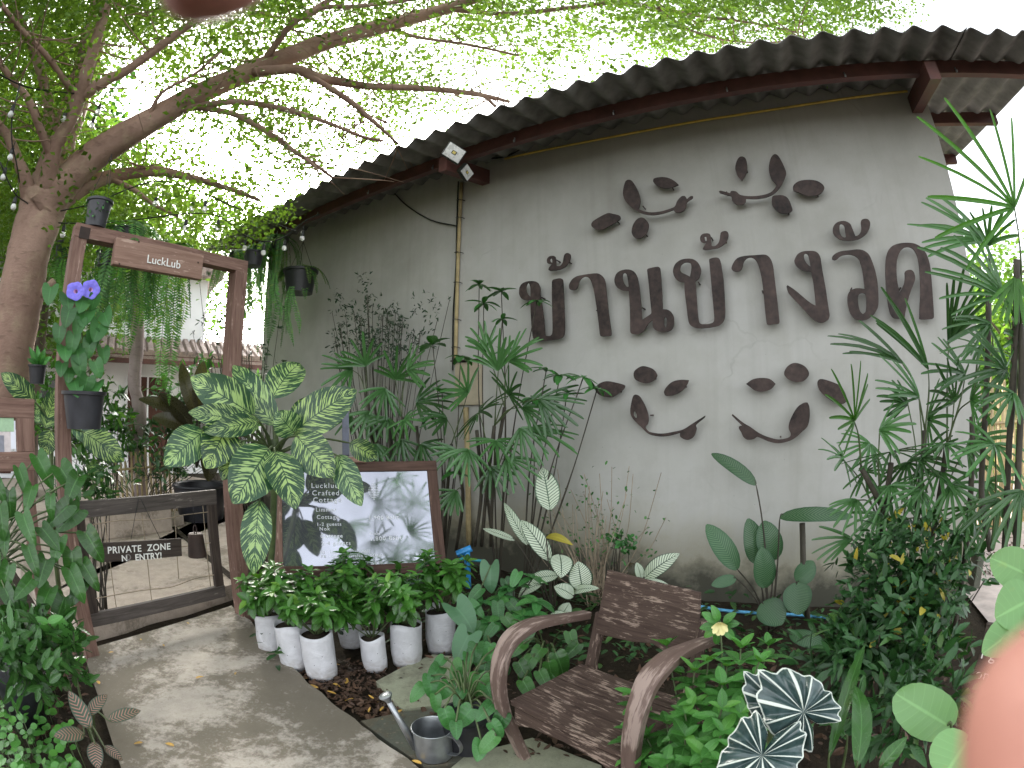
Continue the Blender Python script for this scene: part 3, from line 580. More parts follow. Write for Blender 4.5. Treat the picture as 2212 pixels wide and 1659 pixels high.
# ------------------------------------------------------------------ chair
FLp = np.array([-.014, 1.754, 0]); xh = np.array([.691, -.723, 0]); yh = np.array([.723, .691, 0])
CHp = lambda x, y, z: FLp+xh*x+yh*y+ZV*z
ch = thing('garden_armchair', 'weathered brown wooden armchair with curved arms among the plants', 'chair', CHp(.28,.2,0))
wch = .554
for y0, y1, rn in ((0,.137,.1),(.141,.262,.4),(.266,.335,.7),(.341,.43,.9)):
    mb = MB(); mb.bar(CHp(0.005,(y0+y1)/2,.408), CHp(wch-.005,(y0+y1)/2,.408), yh*(y1-y0)/2, ZV*.012, rnd=rn); bevel(mb.build('seat_board', M['wood_chair'], ch, False), .003)
def plate(mb, pts, n_, th, rnd=0.):       # flat polygon with thickness
    N = len(pts); pts = [np.asarray(p) for p in pts]; bk = [p+n_*th for p in pts]
    tr = geometry.tessellate_polygon([[Vector(p) for p in pts]])
    uv = [((p-pts[0])@xh, (p-pts[0])[2]) for p in pts]
    Fs = []
    for t in tr:
        a, b, c = [pts[i] for i in t]
        if np.cross(b-a, c-a)@n_ > 0: t = t[::-1]
        Fs += [tuple(t), tuple(i+N for i in t[::-1])]
    ordr = np.cross(pts[1]-pts[0], pts[2]-pts[1])
    mb.add(pts+bk, Fs+[(i, (i+1)%N, (i+1)%N+N, i+N) for i in range(N)], uv+uv, rnd)
mb = MB(); plate(mb, [CHp(.03,.0,.395), CHp(wch-.03,.0,.395), CHp(wch-.03,.0,.31), CHp(wch-.06,0,.315), CHp(wch-.12,0,.338), CHp(wch/2,0,.35), CHp(.12,0,.338), CHp(.06,0,.315), CHp(.03,0,.31)], yh, .022, .3)
mb.build('front_apron', M['wood_chair'], ch, False)
for x in (.03, wch-.05):
    mb = MB(); mb.bar(CHp(x+.01,.024,.355), CHp(x+.01,.42,.355), xh*.011, ZV*.04, rnd=x); mb.build('side_rail', M['wood_chair'], ch, False)
mb = MB(); mb.bar(CHp(.06,.42,.355), CHp(wch-.06,.42,.355), yh*.011, ZV*.04, rnd=.2); mb.build('back_rail', M['wood_chair'], ch, False)
arm = [(.50,.635,.024),(.33,.672,.028),(.17,.702,.036),(.06,.69,.04),(.003,.648,.036),(-.026,.575,.032),(-.032,.483,.029),(-.01,.359,.027),(.04,.222,.026),(.123,.0,.024)]
def armsweep(xc, raise_=0., tw=0.):
    ctr = crom([q_ for q_ in [np.array([0, y, z, w_]) for y, z, w_ in arm]], 5); mb = MB(); V=[]; UV=[]; L=0
    m = len(ctr)
    for i, c_ in enumerate(ctr):
        t = ctr[min(i+1,m-1)]-ctr[max(i-1,0)]; t = t[1:3]/np.linalg.norm(t[1:3]); nn = np.array([-t[1], t[0]])
        if i: L += np.linalg.norm(c_[1:3]-ctr[i-1][1:3])
        top = i < m*.5
        hw = c_[3]; hth = .017 if top else .021
        rz = raise_*max(0, min(1, (c_[2]-.42)/.25))
        for j, (a, b) in enumerate(((-1,-.8),(-.8,-1),(.8,-1),(1,-.8),(1,.8),(.8,1),(-.8,1),(-1,.8))):
            p = np.array([c_[1], c_[2]])+nn*b*hth
            V.append(CHp(xc+a*hw, p[0], p[1]+rz)); UV.append((L, (a+b*.4)*.04))
    Fs = [(i*8+k, i*8+(k+1)%8, (i+1)*8+(k+1)%8, (i+1)*8+k) for i in range(m-1) for k in range(8)]
    Fs += [tuple(range(7,-1,-1)), tuple((m-1)*8+k for k in range(8))]
    mb.add(V, Fs, UV, xc); return mb
armsweep(-.025, 0).build('bent_arm', M['wood_arm'], ch, sharp=.6)
armsweep(wch+.03, .045).build('bent_arm', M['wood_arm'], ch, sharp=.6)
for x, z1 in ((.045,.64),(wch-.02,.72)):
    mb = MB(); mb.bar(CHp(x,.50,0), CHp(x,.455,.42), xh*.022, yh*.02, rnd=x); mb.bar(CHp(x,.455,.42), CHp(x,.515,z1+.02), xh*.022, yh*.016, rnd=x+.1)
    mb.build('back_leg', M['wood_chair'], ch, False)
pts = [(.065,.866),(.505,.852),(.53,.64),(.49,.585),(.42,.572),(.33,.60),(.235,.582),(.13,.575),(.05,.57),(.042,.60)]
mb = MB(); plate(mb, [CHp(x, .475+(z-.57)*.13, z) for x, z in pts], nrm(yh*.99-ZV*.13), .02, .5); bevel(mb.build('backrest', M['wood_chair'], ch, False), .003)
# ------------------------------------------------------------------ watering can
cp_ = G(938,1628,.045)
can = thing('watering_can', 'small galvanised watering can with long spout on the dark slab', 'watering can', cp_)
R_, Hc = .088, .155
sdv = nrm((G(850,1560,.2)-cp_)*[1,1,0]); sv = nrm(HDp(834,1506,cp_)-HDp(905,1606,cp_)); sv = nrm([sv[0], sv[1]+.05, sv[2]])
mb = MB(); mb.lathe(cp_, [(0,.004),(.076,.004),(.079,0),(.081,.003),(.081,.008),(R_-.002,Hc-.006),(R_+.002,Hc-.004),(R_+.003,Hc),(R_-.001,Hc+.002),(R_-.004,Hc-.004),(.078,.012),(0,.012)], 40); mb.build('body', M['galv'], can, sharp=.7)
s0 = cp_+np.array([sv[0], sv[1], 0])/np.hypot(sv[0], sv[1])*.075+ZV*.035
tip = HDp(838,1512,s0+sv*.2)
mb = MB(); mb.tube([s0, s0*.5+tip*.5, tip], [.021,.016,.012], 14); mb.build('spout', M['galv'], can)
ax = nrm(tip-s0); mb = MB(); mb.lathe(tip-ax*.012, [(.012,0),(.015,.012),(.030,.034),(.030,.038),(.02,.044),(0,.045)], 22, 0, ax); mb.build('rose', M['galv'], can, sharp=.5)
hv_ = -np.array([ax[0], ax[1], 0]); hv_ = nrm(hv_+np.array([.15,-.35,0]))
pts = crom([cp_+hv_*R_*.98+ZV*.148, cp_+hv_*(R_+.035)+ZV*.145, cp_+hv_*(R_+.062)+ZV*.105, cp_+hv_*(R_+.045)+ZV*.06, cp_+hv_*R_*.95+ZV*.04], 5)
side = nrm(np.cross(hv_, ZV)); mb = MB()
for a, b in zip(pts[:-1], pts[1:]): mb.bar(a, b+(b-a)*.05, side*.011, nrm(np.cross(b-a, side))*.0016)
mb.build('handle', M['galv'], can, False)
# ------------------------------------------------------------------ things on the plaster wall
def flood(p, aim, s, label):
    f = thing('floodlight', label, 'floodlight', p)
    z = nrm(aim); x = nrm(np.cross(z, ZV)); y = np.cross(x, z)
    r = math.radians(28); x, y = x*math.cos(r)+y*math.sin(r), y*math.cos(r)-x*math.sin(r)
    mb = MB(); mb.box(p, x*s, y*s*.8, z*.022); bevel(mb.build('housing', M['cable'], f, False), .004)
    mb = MB(); q_ = p+z*.0235; o = [q_+x*s*a*.9+y*s*b*.72 for a, b in ((-1,-1),(1,-1),(1,1),(-1,1))]; c = p+z*.012
    i_ = [c+x*s*a*.25+y*s*b*.2 for a, b in ((-1,-1),(1,-1),(1,1),(-1,1))]
    mb.add([k+z*.001 for k in o]+[k+z*.0125 for k in i_], [(0,1,5,4),(1,2,6,5),(2,3,7,6),(3,0,4,7)]); mb.build('reflector', simple('lamp_reflector', (.62,.62,.6), .3, .2), f, False)
    mb = MB(); mb.box(c+z*.0145, x*s*.16, y*s*.13, z*.001); mb.build('led_chip', simple('led_phosphor', (.55,.45,.12), .5), f, False)
    mb = MB(); mb.tube([p-z*.02+x*s*.6, p-z*.07, p-z*.02-x*s*.6], .007, 6); mb.build('bracket', M['galv'], f)
flood(HD(980,331,3.62), (.25,-.9,-.3), .082, 'square floodlight with a bright reflector on the eave beam of the grey wall')
flood(HD(1005,372,3.78), (.75,-.6,-.4), .062, 'smaller dark floodlight just below the square one at the eave')
pv = thing('wall_pipe', 'thin yellowish pipe strapped vertically up the grey wall below the floodlights', 'pipe', SZ(-2.98,0,2))
mb = MB(); mb.tube(crom([W(997,395,.025), W(991,520,.025), W(987,650,.025), W(984,780,.025)], 4), .018, 10); mb.build('tube', M['bamboo'], pv)
mb = MB(); mb.tube(crom([W(990,392,.03), W(987,480,.02), W(985,580,.035), W(979,680,.02), W(978,800,.03)], 4), .008, 6); mb.build('strapped_cable', M['cable'], pv)
for y in (432, 470, 545, 610, 690, 750):
    xx = 997-(y-395)*.034; mb = MB(); mb.tube([W(xx-10,y,.01), W(xx-4,y-1,.055), W(xx+4,y,.055), W(xx+9,y+2,.01)], .004, 5); mb.build('strap', M['cable'], pv)
mb = MB(); mb.tube(crom([W(845,410,.02), W(880,445,.015), W(930,475,.015), W(985,488,.03)], 5), .008, 6)
tag(mb.build('wall_cable', M['cable']), 'loose black cable sagging across the grey wall left of the pipe', 'cable')
mb = MB(); mb.tube(crom([W(1180,275,.03), W(1150,305,.02), W(1100,335,.02), W(1060,342,.03), W(1035,335,.1)], 5), .007, 6)
tag(mb.build('wall_cable', M['cable']), 'black cable drooping from the eave to the rafter above the yellow conduit', 'cable')
bxp = thing('meter_panel', 'tan panel board fixed to the wall behind the fan palms', 'panel', SZ(-2.84,0,1.8))
a, b, c = W(985,785,.02), W(1040,787,.02), W(985,875,.02); b = b*[1,1,0]+[0,0,a[2]]
mb = MB(); mb.box((b+c)/2, (b-a)/2, nv*.018, ZV*(a[2]-c[2])/2); bevel(mb.build('panel', M['tan'], bxp, False), .004)
mb = MB(); mb.box((a+b)/2+ZV*.02, (b-a)/2+dv*.03, nv*.05, ZV*.006); mb.build('ledge', M['wood_dark'], bxp, False)
mb = MB(); mb.tube(crom([W(1006,880,.03), W(1010,1000,.03), W(1013,1180,.03)], 4), .026, 10)
tag(mb.build('downpipe', M['bamboo']), 'thick yellowish pipe running down the wall from the tan panel to the ground', 'pipe')
# blue standpipe and hose
bp = thing('blue_standpipe', 'bright blue water pipe elbow with teal hose by the foot of the wall', 'pipe', G(1010,1250,.08))
q0 = HD(1008,1260,3.55); z_ = lambda x, y, r=3.55: HD(x, y, r)
mb = MB(); mb.tube(crom([z_(1012,1270), z_(1010,1230), z_(1009,1192)], 3), .022, 10); mb.build('riser', M['blue'], bp)
mb = MB(); mb.tube([z_(987,1197), z_(1009,1188), z_(1018,1184)], .026, 10); mb.build('elbow', M['blue'], bp)
mb = MB(); mb.tube(crom([z_(985,1215,3.5), z_(1000,1207,3.48), z_(1025,1210,3.48), z_(1048,1215,3.5), z_(1060,1235,3.5)], 4), .012, 8); mb.build('hose', M['teal'], bp)
mb = MB(); mb.tube(crom([W(1500,1308,.22), W(1560,1318,.22), W(1620,1323,.22), W(1700,1327,.22), W(1780,1333,.24), W(1900,1342,.3)], 4), .013, 8)
tag(mb.build('water_pipe', simple('sky_blue_pipe', (.12,.42,.70), .5)), 'light blue water pipe lying along the foot of the grey wall', 'pipe')
# concrete stub at wall corner
mb = MB(); c = G(2100,1262,.1); mb.bar(c, c+ZV*.30, dv*.03, nv*.12); tag(bevel(mb.build('concrete_stub', M['concrete_dark'], None, False)), 'short dark concrete stub standing at the right corner of the wall', 'stub')
# ================================================================== PLANTS
LM = {
 'dumb': leafmat('dumbcane_leaf', (.022,.070,.030), pat='dumb', rough=.33, trans=.2, var=.2),
 'cala': leafmat('pale_calathea_leaf', (.05,.11,.05), pat='cala', rough=.36, trans=.2, vn=15),
 'calad': leafmat('striped_calathea_leaf', (.032,.095,.038), pat='calad', rough=.34, trans=.2, vn=20),
 'red': leafmat('red_ribbed_leaf', (.04,.065,.038), pat='dry', rough=.4, trans=.15, vn=10),
 'palm': leafmat('fan_palm_leaf', (.045,.125,.034), rough=.2, trans=.25, var=.55, vn=0, veins=.3, spec=.6),
 'palmbright': leafmat('bright_fan_palm_leaf', (.06,.19,.022), rough=.3, trans=.45, var=.3, vn=0, veins=.25),  # brighter, more translucent green for a few chosen fronds
 'gard': leafmat('gardenia_leaf', (.055,.165,.026), tip=(.16,.33,.045), rough=.24, trans=.25, var=.4, veins=.3, spec=.6),
 'gardbright': leafmat('bright_gardenia_leaf', (.07,.22,.045), tip=(.13,.33,.06), rough=.3, trans=.3, var=.35, veins=.35, spec=.5),  # lighter base green than the bagged gardenias
 'phil': leafmat('dark_philodendron_leaf', (.036,.108,.022), rough=.2, trans=.15, var=.35, veins=.45, spec=.42, vn=6),
 'heart': leafmat('pothos_leaf', (.05,.17,.045), tip=(.10,.26,.07), rough=.28, trans=.28, var=.4, veins=.3, vn=6),
 'grey': leafmat('grey_green_leaf', (.08,.18,.09), rough=.42, trans=.2, var=.15, veins=.15, vn=6),
 'round': leafmat('pale_green_leaf', (.20,.38,.15), rough=.38, trans=.35, var=.12, veins=.25, vn=7),
 'cover': leafmat('round_cover_leaf', (.075,.24,.04), tip=(.12,.34,.05), rough=.3, trans=.3, var=.35, veins=.1),
 'shrub': leafmat('dark_shrub_leaf', (.028,.09,.024), tip=(.08,.17,.04), rough=.32, trans=.2, var=.5, veins=.2),
 'yellow': leafmat('yellow_leaf', (.50,.42,.06), tip=(.62,.30,.05), rough=.4, trans=.35, var=.2, veins=.2),
 'fine': leafmat('small_grey_leaf', (.028,.065,.03), rough=.4, trans=.2, var=.5, veins=0),
 'seed': leafmat('seedling_leaf', (.05,.19,.04), rough=.3, trans=.3, var=.3, veins=.3, vn=7),
 'fern': leafmat('sword_fern_leaf', (.07,.20,.045), tip=(.17,.28,.06), rough=.45, trans=.4, var=.4, veins=0),
 'glory': leafmat('morning_glory_leaf', (.045,.15,.04), rough=.4, trans=.3, var=.3, veins=.3, vn=5),
 'brownl': leafmat('bronze_leaf', (.05,.045,.02), rough=.3, trans=.2, var=.4, veins=.2),
 'canopy': leafmat('canopy_leaf', (.055,.125,.012), tip=(.13,.20,.02), rough=.45, trans=.5, var=.5, veins=0, tcol=(.22,.36,.03)),
 'litter': simple('fallen_leaf', (.075,.04,.022), .7, 0, .5, 12, .1),
 'litter_y': simple('yellow_fallen_leaf', (.50,.30,.06), .6, 0, .3, 25, .1),
 'flower': simple('blue_trumpet_petal', (.20,.17,.72), .6, 0, .12, 30),
 'pink': simple('pink_trumpet_throat', (.62,.35,.62), .6),
 'cream': simple('cream_petal', (.82,.74,.34), .5, 0, .12, 20),
}
SH = {'oval': (.55,.75), 'lance': (.75,1.0), 'obov': (.85,.55), 'heart': (.32,.72), 'round': (.42,.45), 'broad': (.5,.62), 'strap': (.18,.22)}
def wprof(sh):
    a, b = SH[sh]; m = (a/(a+b))**a*(b/(a+b))**b
    return lambda t: (max(t,0)**a*max(1-t,0)**b)/m
def leaf(mb, A, d, up, L, W_, sh='oval', droop=.5, fold=.2, lobe=0., rnd=None, mi=0, nl=6, nw=2, wav=0., twist=0.):
    """leaf growing from A along d, bending down by droop radians over its length"""
    d = nrm(d); s = np.cross(d, up)
    if np.linalg.norm(s) < .05: s = np.cross(d, (1,0,.1))
    s = nrm(s); rnd = random.random() if rnd is None else rnd; pf = wprof(sh); ph = random.random()*6
    c = np.asarray(A, float).copy(); V=[]; UV=[]; tp = 0
    ts = [(1-math.cos(math.pi*i/nl))/2 for i in range(nl+1)]
    for i, t in enumerate(ts):
        if i:
            dd = nrm(d-ZV*math.sin(droop*t*.9)*1.0) if droop else d
            c = c+dd*L*(t-tp); tp = t
        else: dd = d
        n_ = nrm(np.cross(s, dd)); w_ = W_/2*pf(min(max(t,.004),.996))
        for j in range(-nw, nw+1):
            a = j/nw
            p = c+s*w_*a*math.cos(fold)+n_*(abs(a)*w_*math.sin(fold)+wav*W_*math.sin(t*9+ph+a*2)*abs(a))-dd*lobe*3.2*w_*abs(a)**1.4*(1-t)**1.6
            V.append(p); UV.append((.5+a*.5, t))
    m = 2*nw+1
    mb.add(V, [(i*m+k, i*m+k+1, (i+1)*m+k+1, (i+1)*m+k) for i in range(nl) for k in range(m-1)], UV, rnd, mi)
    return c
def leafAB(mb, A, B, W_, hint, sh='oval', bend=.12, fold=.2, lobe=0., rnd=None, mi=0, nl=10, nw=4, wav=.02):
    """leaf from base A to tip B whose upper face looks towards hint, arched by bend"""
    A, B = np.asarray(A, float), np.asarray(B, float); ax = B-A; L = np.linalg.norm(ax); ax = ax/L
    n_ = nrm(np.asarray(hint)-ax*(np.asarray(hint)@ax)); s = np.cross(ax, n_); rnd = random.random() if rnd is None else rnd; pf = wprof(sh); ph = random.random()*6
    V=[]; UV=[]
    for i in range(nl+1):
        t = (1-math.cos(math.pi*i/nl))/2
        c = A+ax*L*t+n_*bend*L*4*t*(1-t); w_ = W_/2*pf(min(max(t,.006),.994))
        for j in range(-nw, nw+1):
            a = j/nw
            V.append(c+s*w_*a*math.cos(fold)+n_*(abs(a)**1.5*w_*math.sin(fold)+wav*W_*math.sin(t*8+ph+a*1.5)*abs(a)-.25*w_*a*a*abs(math.sin(fold)))-ax*lobe*3.2*w_*abs(a)**1.4*(1-t)**1.6)
            UV.append((.5+a*.5, t))
    m = 2*nw+1
    mb.add(V, [(i*m+k, i*m+k+1, (i+1)*m+k+1, (i+1)*m+k) for i in range(nl) for k in range(m-1)], UV, rnd, mi)
def face_up(p, k=.8):              # a hint: between straight up and towards the camera
    return nrm(nrm(CAM-np.asarray(p))*k+ZV*(1-k)*1.4+np.array([random.uniform(-.25,.25), random.uniform(-.25,.25), 0]))
def arc(a, b, sag=.0, k=6, out=(0,0,1)):
    a, b, out = np.asarray(a), np.asarray(b), np.asarray(out); return [a+(b-a)*t+out*sag*4*t*(1-t) for t in np.linspace(0,1,k)]
def traced(root, data, mat, stemat, loc, px2m=None, name='leaf', sh='oval', lift=.0, base=None, petw=.007, bend=(.05,.18), k=.75, fold=.22, lobe=0., wav=.02, wmul=1.12):
    """data rows: base x,y, tip x,y, width in picture units, distances of base and tip; a petiole joins every base to the plant"""
    for row in data:
        (bx_, by_), (tx, ty), wd, rb, rt = row[:5]
        A, B = loc(bx_, by_, rb), loc(tx, ty, rt); W_ = wd*wmul/F*np.linalg.norm((A+B)/2-CAM)
        mb = MB(); leafAB(mb, A, B, W_, face_up((A+B)/2, k), sh, random.uniform(*bend), fold, lobe, wav=wav); mb.build(name, mat, root)
        if base is not None:
            b0 = np.asarray(base)+np.array([random.uniform(-.02,.02), random.uniform(-.02,.02), 0]); q_ = (A+b0)/2+ZV*np.linalg.norm(A-b0)*.12
            mb = MB(); mb.tube(crom([b0, q_, A, A+(B-A)*.08], 5), [petw*1.4]*5+[petw]*5+[petw*.6]*6, 6); mb.build('petiole', stemat, root)
# ------------------------------------------------------------------ dumb canes
p0 = HD(566,1290,3.45)*[1,1,0]+[0,0,.03]
dc = thing('dumb_cane', 'large dumb cane with cream feathered leaves spilling over the notice board', 'plant', p0)
top = HD(594,985,3.1)
mb = MB(); mb.tube(crom([p0, p0*.5+top*.5+[.03,0,0], top-[0,0,.05], top+[0,0,.1]], 5), [.022]*16, 10); mb.build('stem', M['stem'], dc)
traced(dc, [((598,919),(504,789),46,3.1,3.35),((588,859),(649,786),60,3.15,3.4),((631,936),(770,842),68,3.0,3.05),((631,932),(678,862),44,3.1,3.3),((636,936),(596,889),48,2.95,2.9),((598,917),(503,841),34,3.1,3.2),
 ((548,897),(412,815),66,3.0,2.95),((535,910),(407,891),42,2.95,2.8),((560,912),(441,934),38,2.9,2.7),((440,932),(355,1005),60,2.85,2.75),((492,915),(445,1012),66,2.85,2.7),((525,952),(480,1037),50,2.95,2.85),
 ((581,970),(503,1088),84,2.85,2.65),((594,976),(639,1100),64,2.8,2.62),((641,942),(722,1030),66,2.85,2.72),((729,984),(781,1093),46,2.82,2.7),((561,1082),(548,1240),52,2.75,2.65),((756,957),(815,990),36,3.3,3.35)],
 LM['dumb'], M['stem'], HD, base=top, fold=.13, bend=(.05,.13), wmul=1.32, k=.88)
p0 = HD(95,1010,3.95)*[1,1,0]+[0,0,.1]
dc2 = thing('dumb_cane', 'pale leaved dumb cane growing behind the left post of the gate arch', 'plant', p0)
top = HD(112,935,3.95); mb = MB(); mb.tube([p0, top], .02, 8); mb.build('stem', M['stem'], dc2)
traced(dc2, [((75,868),(2,806),34,3.9,3.85),((97,925),(121,842),36,3.9,4.1),((82,915),(80,872),18,3.9,4.0),((178,932),(268,996),46,3.8,3.75),((152,908),(236,968),36,3.9,3.8),((110,930),(95,985),34,3.85,3.8),((190,1000),(222,1045),26,3.8,3.8)],
 LM['dumb'], M['stem'], HD, base=top, fold=.15, wmul=1.3, k=.88)
# ------------------------------------------------------------------ fan palms
def fan(root, c, dirv, nv_, L, nseg, spread, mat, wseg=.030, droop=.35):
    """fan palm frond: segments radiating from c about dirv, in the plane whose normal is nv_"""
    dirv = nrm(dirv); nv_ = nrm(np.asarray(nv_)-dirv*(np.asarray(nv_)@dirv)); s = np.cross(dirv, nv_); mb = MB(); r0 = random.random()
    for k in range(nseg):
        a = (k/(nseg-1)-.5)*spread+random.uniform(-.04,.04); d_ = dirv*math.cos(a)+s*math.sin(a)+nv_*random.uniform(-.08,.14)
        l = L*(1-.22*abs(a)/(spread/2))*random.uniform(.88,1.08)
        leaf(mb, c, d_, nv_, l, wseg*random.uniform(.75,1.15), 'strap', droop*random.uniform(.4,1.5), .5, 0, min(1, max(0, r0+random.uniform(-.2,.2))), 0, 7, 1)
    return mb.build('frond', mat, root)
def palm(label, base, fronds, loc, stems):
    root = thing('fan_palm', label, 'palm', base)
    for st in stems:
        pts = [loc(*q_) for q_ in st]; mb = MB(); mb.tube(crom(pts, 5), [.014]*((len(pts)-1)*5+1), 8); mb.build('stem', M['stemdark'], root)
    sp_ = [p for st in stems for p in [loc(*q_) for q_ in st]]
    for x, y, r, dx, dy, depth, Lp, nseg, spread, bright_leaf in fronds:
        c = loc(x, y, r); m = np.linalg.norm(c-CAM)
        right = nrm(np.cross(nrm(c-CAM), ZV)); up = np.cross(right, nrm(c-CAM)); toward = nrm(CAM-c)
        d_ = nrm(right*dx-up*dy+toward*depth)
        nn = toward*.75+ZV*.5 if depth > -.4 else -toward*.3+ZV
        fan(root, c, d_, nn+np.array([random.uniform(-.3,.3), random.uniform(-.3,.3), 0]), Lp/F*m, nseg, spread, LM['palmbright'] if bright_leaf else LM['palm'], wseg=.0205*m/2.6 if m > 2.6 else .021, droop=.25 if bright_leaf else .45)
        s0 = min(sp_, key=lambda p: np.linalg.norm(p-(c-d_*.1-ZV*.35)))
        mb = MB(); mb.tube(crom([s0, s0*.45+c*.55+ZV*.04-d_*.02, c], 5), [.005]*6+[.0035]*5, 5); mb.build('petiole', M['stem'], root)
WL = lambda x, y, off: W(x, y, off)
palm('slender fan palm clump against the grey wall behind the notice board', W(860,1120,.45)*[1,1,0], [
 (761,799,.55,-1,-.1,.3,80,9,2.6,0),(790,790,.5,-.3,-1,.1,75,8,2.2,0),(854,819,.5,.3,-.9,.3,80,9,2.4,0),(831,840,.55,-.2,.7,.5,85,9,2.4,0),(798,890,.6,-.3,1,.4,75,8,2.4,0),(874,908,.6,.4,.2,.6,60,9,4.2,0),(866,950,.65,.3,1,.3,80,8,2.2,0),(900,870,.5,.8,-.2,.3,90,9,2.4,0),(840,905,.6,-.6,.6,.4,70,8,2.6,0),(880,800,.5,.5,-.3,.3,75,8,2.2,0),(812,960,.6,.2,.9,.4,70,8,2.4,0),(910,960,.6,.7,.6,.3,70,8,2.4,0),(760,900,.6,-.9,.3,.3,60,7,2.2,0)],
 WL, [[(848,1120,.45),(845,1000,.5),(835,860,.5)],[(870,1120,.45),(872,1000,.5),(868,900,.5)],[(820,1120,.45),(815,980,.55),(790,850,.55)],[(900,1120,.4),(905,1000,.5),(900,920,.5)]])
palm('dense fan palm with star shaped dark fronds in front of the wall pipe', W(1050,1200,.5)*[1,1,0], [
 (1036,892,.8,.05,-.3,1.2,92,16,5.2,0),(1076,800,.6,-.1,-1,.1,90,10,1.8,0),(1100,853,.65,.3,-.6,.6,80,10,3.2,0),(1164,862,.65,1,.35,.3,115,11,1.9,0),(1124,925,.7,.6,.8,.4,100,10,2.2,0),(1072,953,.75,.1,.7,.8,75,11,4.0,0),(1012,972,.8,-.3,.9,.6,85,9,2.4,0),(984,972,.7,-.8,.5,.4,70,8,2.4,0),(1150,925,.6,1,.3,.2,110,9,1.6,0),(1010,850,.6,-.5,-.5,.4,80,9,2.4,0),(1060,1010,.7,.5,.8,.4,80,8,2.4,0),(985,1060,.6,-.6,.7,.3,70,8,2.0,0),(1100,780,.5,.6,-.5,.2,90,9,2.,0),(965,905,.6,-.8,-.1,.3,70,8,2.4,0),(1095,990,.7,.7,.8,.3,90,8,2.2,0),(1130,880,.6,.9,0,.3,95,9,2.2,0),(1050,760,.5,-.3,-.9,.1,70,8,1.8,0)],
 WL, [[(1040,1180,.5),(1052,1050,.6),(1068,920,.65)],[(1060,1180,.5),(1066,1040,.6),(1090,880,.6)],[(1025,1180,.55),(1040,1060,.6),(1030,930,.75)],[(985,1190,.45),(1000,1080,.55),(990,1000,.65)],[(960,1190,.45),(965,1080,.5),(975,960,.6)]])
RL = lambda x, y, r: HD(x, y, r)
palm('fan palm clump with one bright green star frond at the right end of the wall', G(1960,1330,.05)*[1,1,0], [
 (1845,909,2.35,-.25,-.8,.55,125,11,3.3,1),(1949,785,2.6,-1,-.75,.2,170,6,.55,0),(2005,797,2.6,-.55,-1,.1,190,6,.5,0),(2049,741,2.5,.5,-1,.2,160,8,.7,0),(2117,749,2.4,0,.2,1,100,14,4.6,0),(1961,873,2.6,-.8,-.4,.3,70,8,1.8,0),(2097,865,2.4,.5,-.3,.5,120,10,2.6,0),(2061,869,2.5,-.2,-.8,.4,100,8,2.4,0),(2005,909,2.5,.4,-.3,.5,100,10,2.8,0),(1925,977,2.5,0,.1,.8,120,12,4.4,0),(1821,993,2.6,-.3,-.1,.7,75,10,4.2,0),(1989,993,2.5,.7,.1,.5,110,9,2.6,0),(1925,1049,2.5,.1,.6,.6,100,10,3.6,0),(2053,1049,2.4,.5,.5,.4,110,10,2.8,0),(1841,1165,2.6,-1,.15,.3,95,6,1.3,0),(2073,1145,2.4,.6,.4,.4,100,9,2.8,0),(1990,1060,2.4,-.4,.6,.5,90,9,2.6,0),(1870,1020,2.6,.4,.3,.6,80,9,3.6,0),(2040,960,2.4,.3,.3,.8,95,10,3.6,0),(1850,1080,2.6,-.4,.6,.4,80,8,2.4,0),(2090,960,2.4,.8,0,.4,100,9,2.4,0),(1900,930,2.5,.7,-.2,.3,90,8,2.0,0),(1880,960,2.65,-.5,.3,.5,90,10,3.2,0),(1960,1000,2.55,.2,.5,.6,100,11,3.8,0),(2030,1020,2.45,-.3,.4,.6,100,10,3.4,0),(2100,1100,2.4,-.5,.5,.4,100,9,2.6,0),(1900,1110,2.55,-.3,.7,.4,90,9,2.8,0),(2085,810,2.5,-.7,-.4,.3,110,8,1.6,0),(1985,860,2.55,-.6,-.6,.3,120,8,1.6,0),(1960,1120,2.4,-.7,.5,.3,90,8,2.2,0),(2130,1040,2.4,.5,.5,.4,90,8,2.4,0)],
 RL, [[(1950,1340,2.5),(1975,1150,2.5),(1998,930,2.55)],[(1985,1340,2.45),(2010,1180,2.45),(2045,960,2.45)],[(1905,1320,2.55),(1905,1150,2.55),(1925,1000,2.5)],[(2060,1360,2.4),(2085,1200,2.4),(2100,900,2.4)],[(1935,1330,2.55),(1940,1180,2.55),(1860,1010,2.45)]])
palm('tall fan palm at the right edge with long fronds against the bright sky', G(2170,1250,.1)*[1,1,0], [
 (2191,448,1.95,-.55,-.9,.25,230,9,2.7,1),(2131,524,2.3,-.85,-.6,.1,175,8,1.0,0),(2135,530,2.3,.5,-1,.2,90,6,1.4,0),(2167,640,2.1,-.75,-.8,.2,190,9,1.5,0),(2200,730,2.1,-.1,-.6,.6,110,10,3.0,0),(2149,961,2.1,-.1,.4,.8,125,13,4.4,0),(2190,850,2.0,-.6,.2,.5,110,9,2.6,0),(2205,1060,2.0,-.2,.8,.4,120,9,2.4,0),(2195,600,2.0,-.3,.9,.5,110,8,1.6,1),(2175,800,2.1,-.7,-.3,.4,120,9,2.0,0),(2160,1080,2.15,-.5,.6,.4,120,9,2.4,0),(2140,700,2.2,-.9,.1,.3,110,8,1.6,0)],
 RL, [[(2165,1240,2.1),(2178,1000,2.08),(2190,780,2.05),(2196,560,2.0)],[(2190,1240,2.05),(2200,1000,2.05),(2205,700,2.05)],[(2140,1190,2.2),(2120,1060,2.3),(2130,860,2.25),(2135,640,2.3)]])
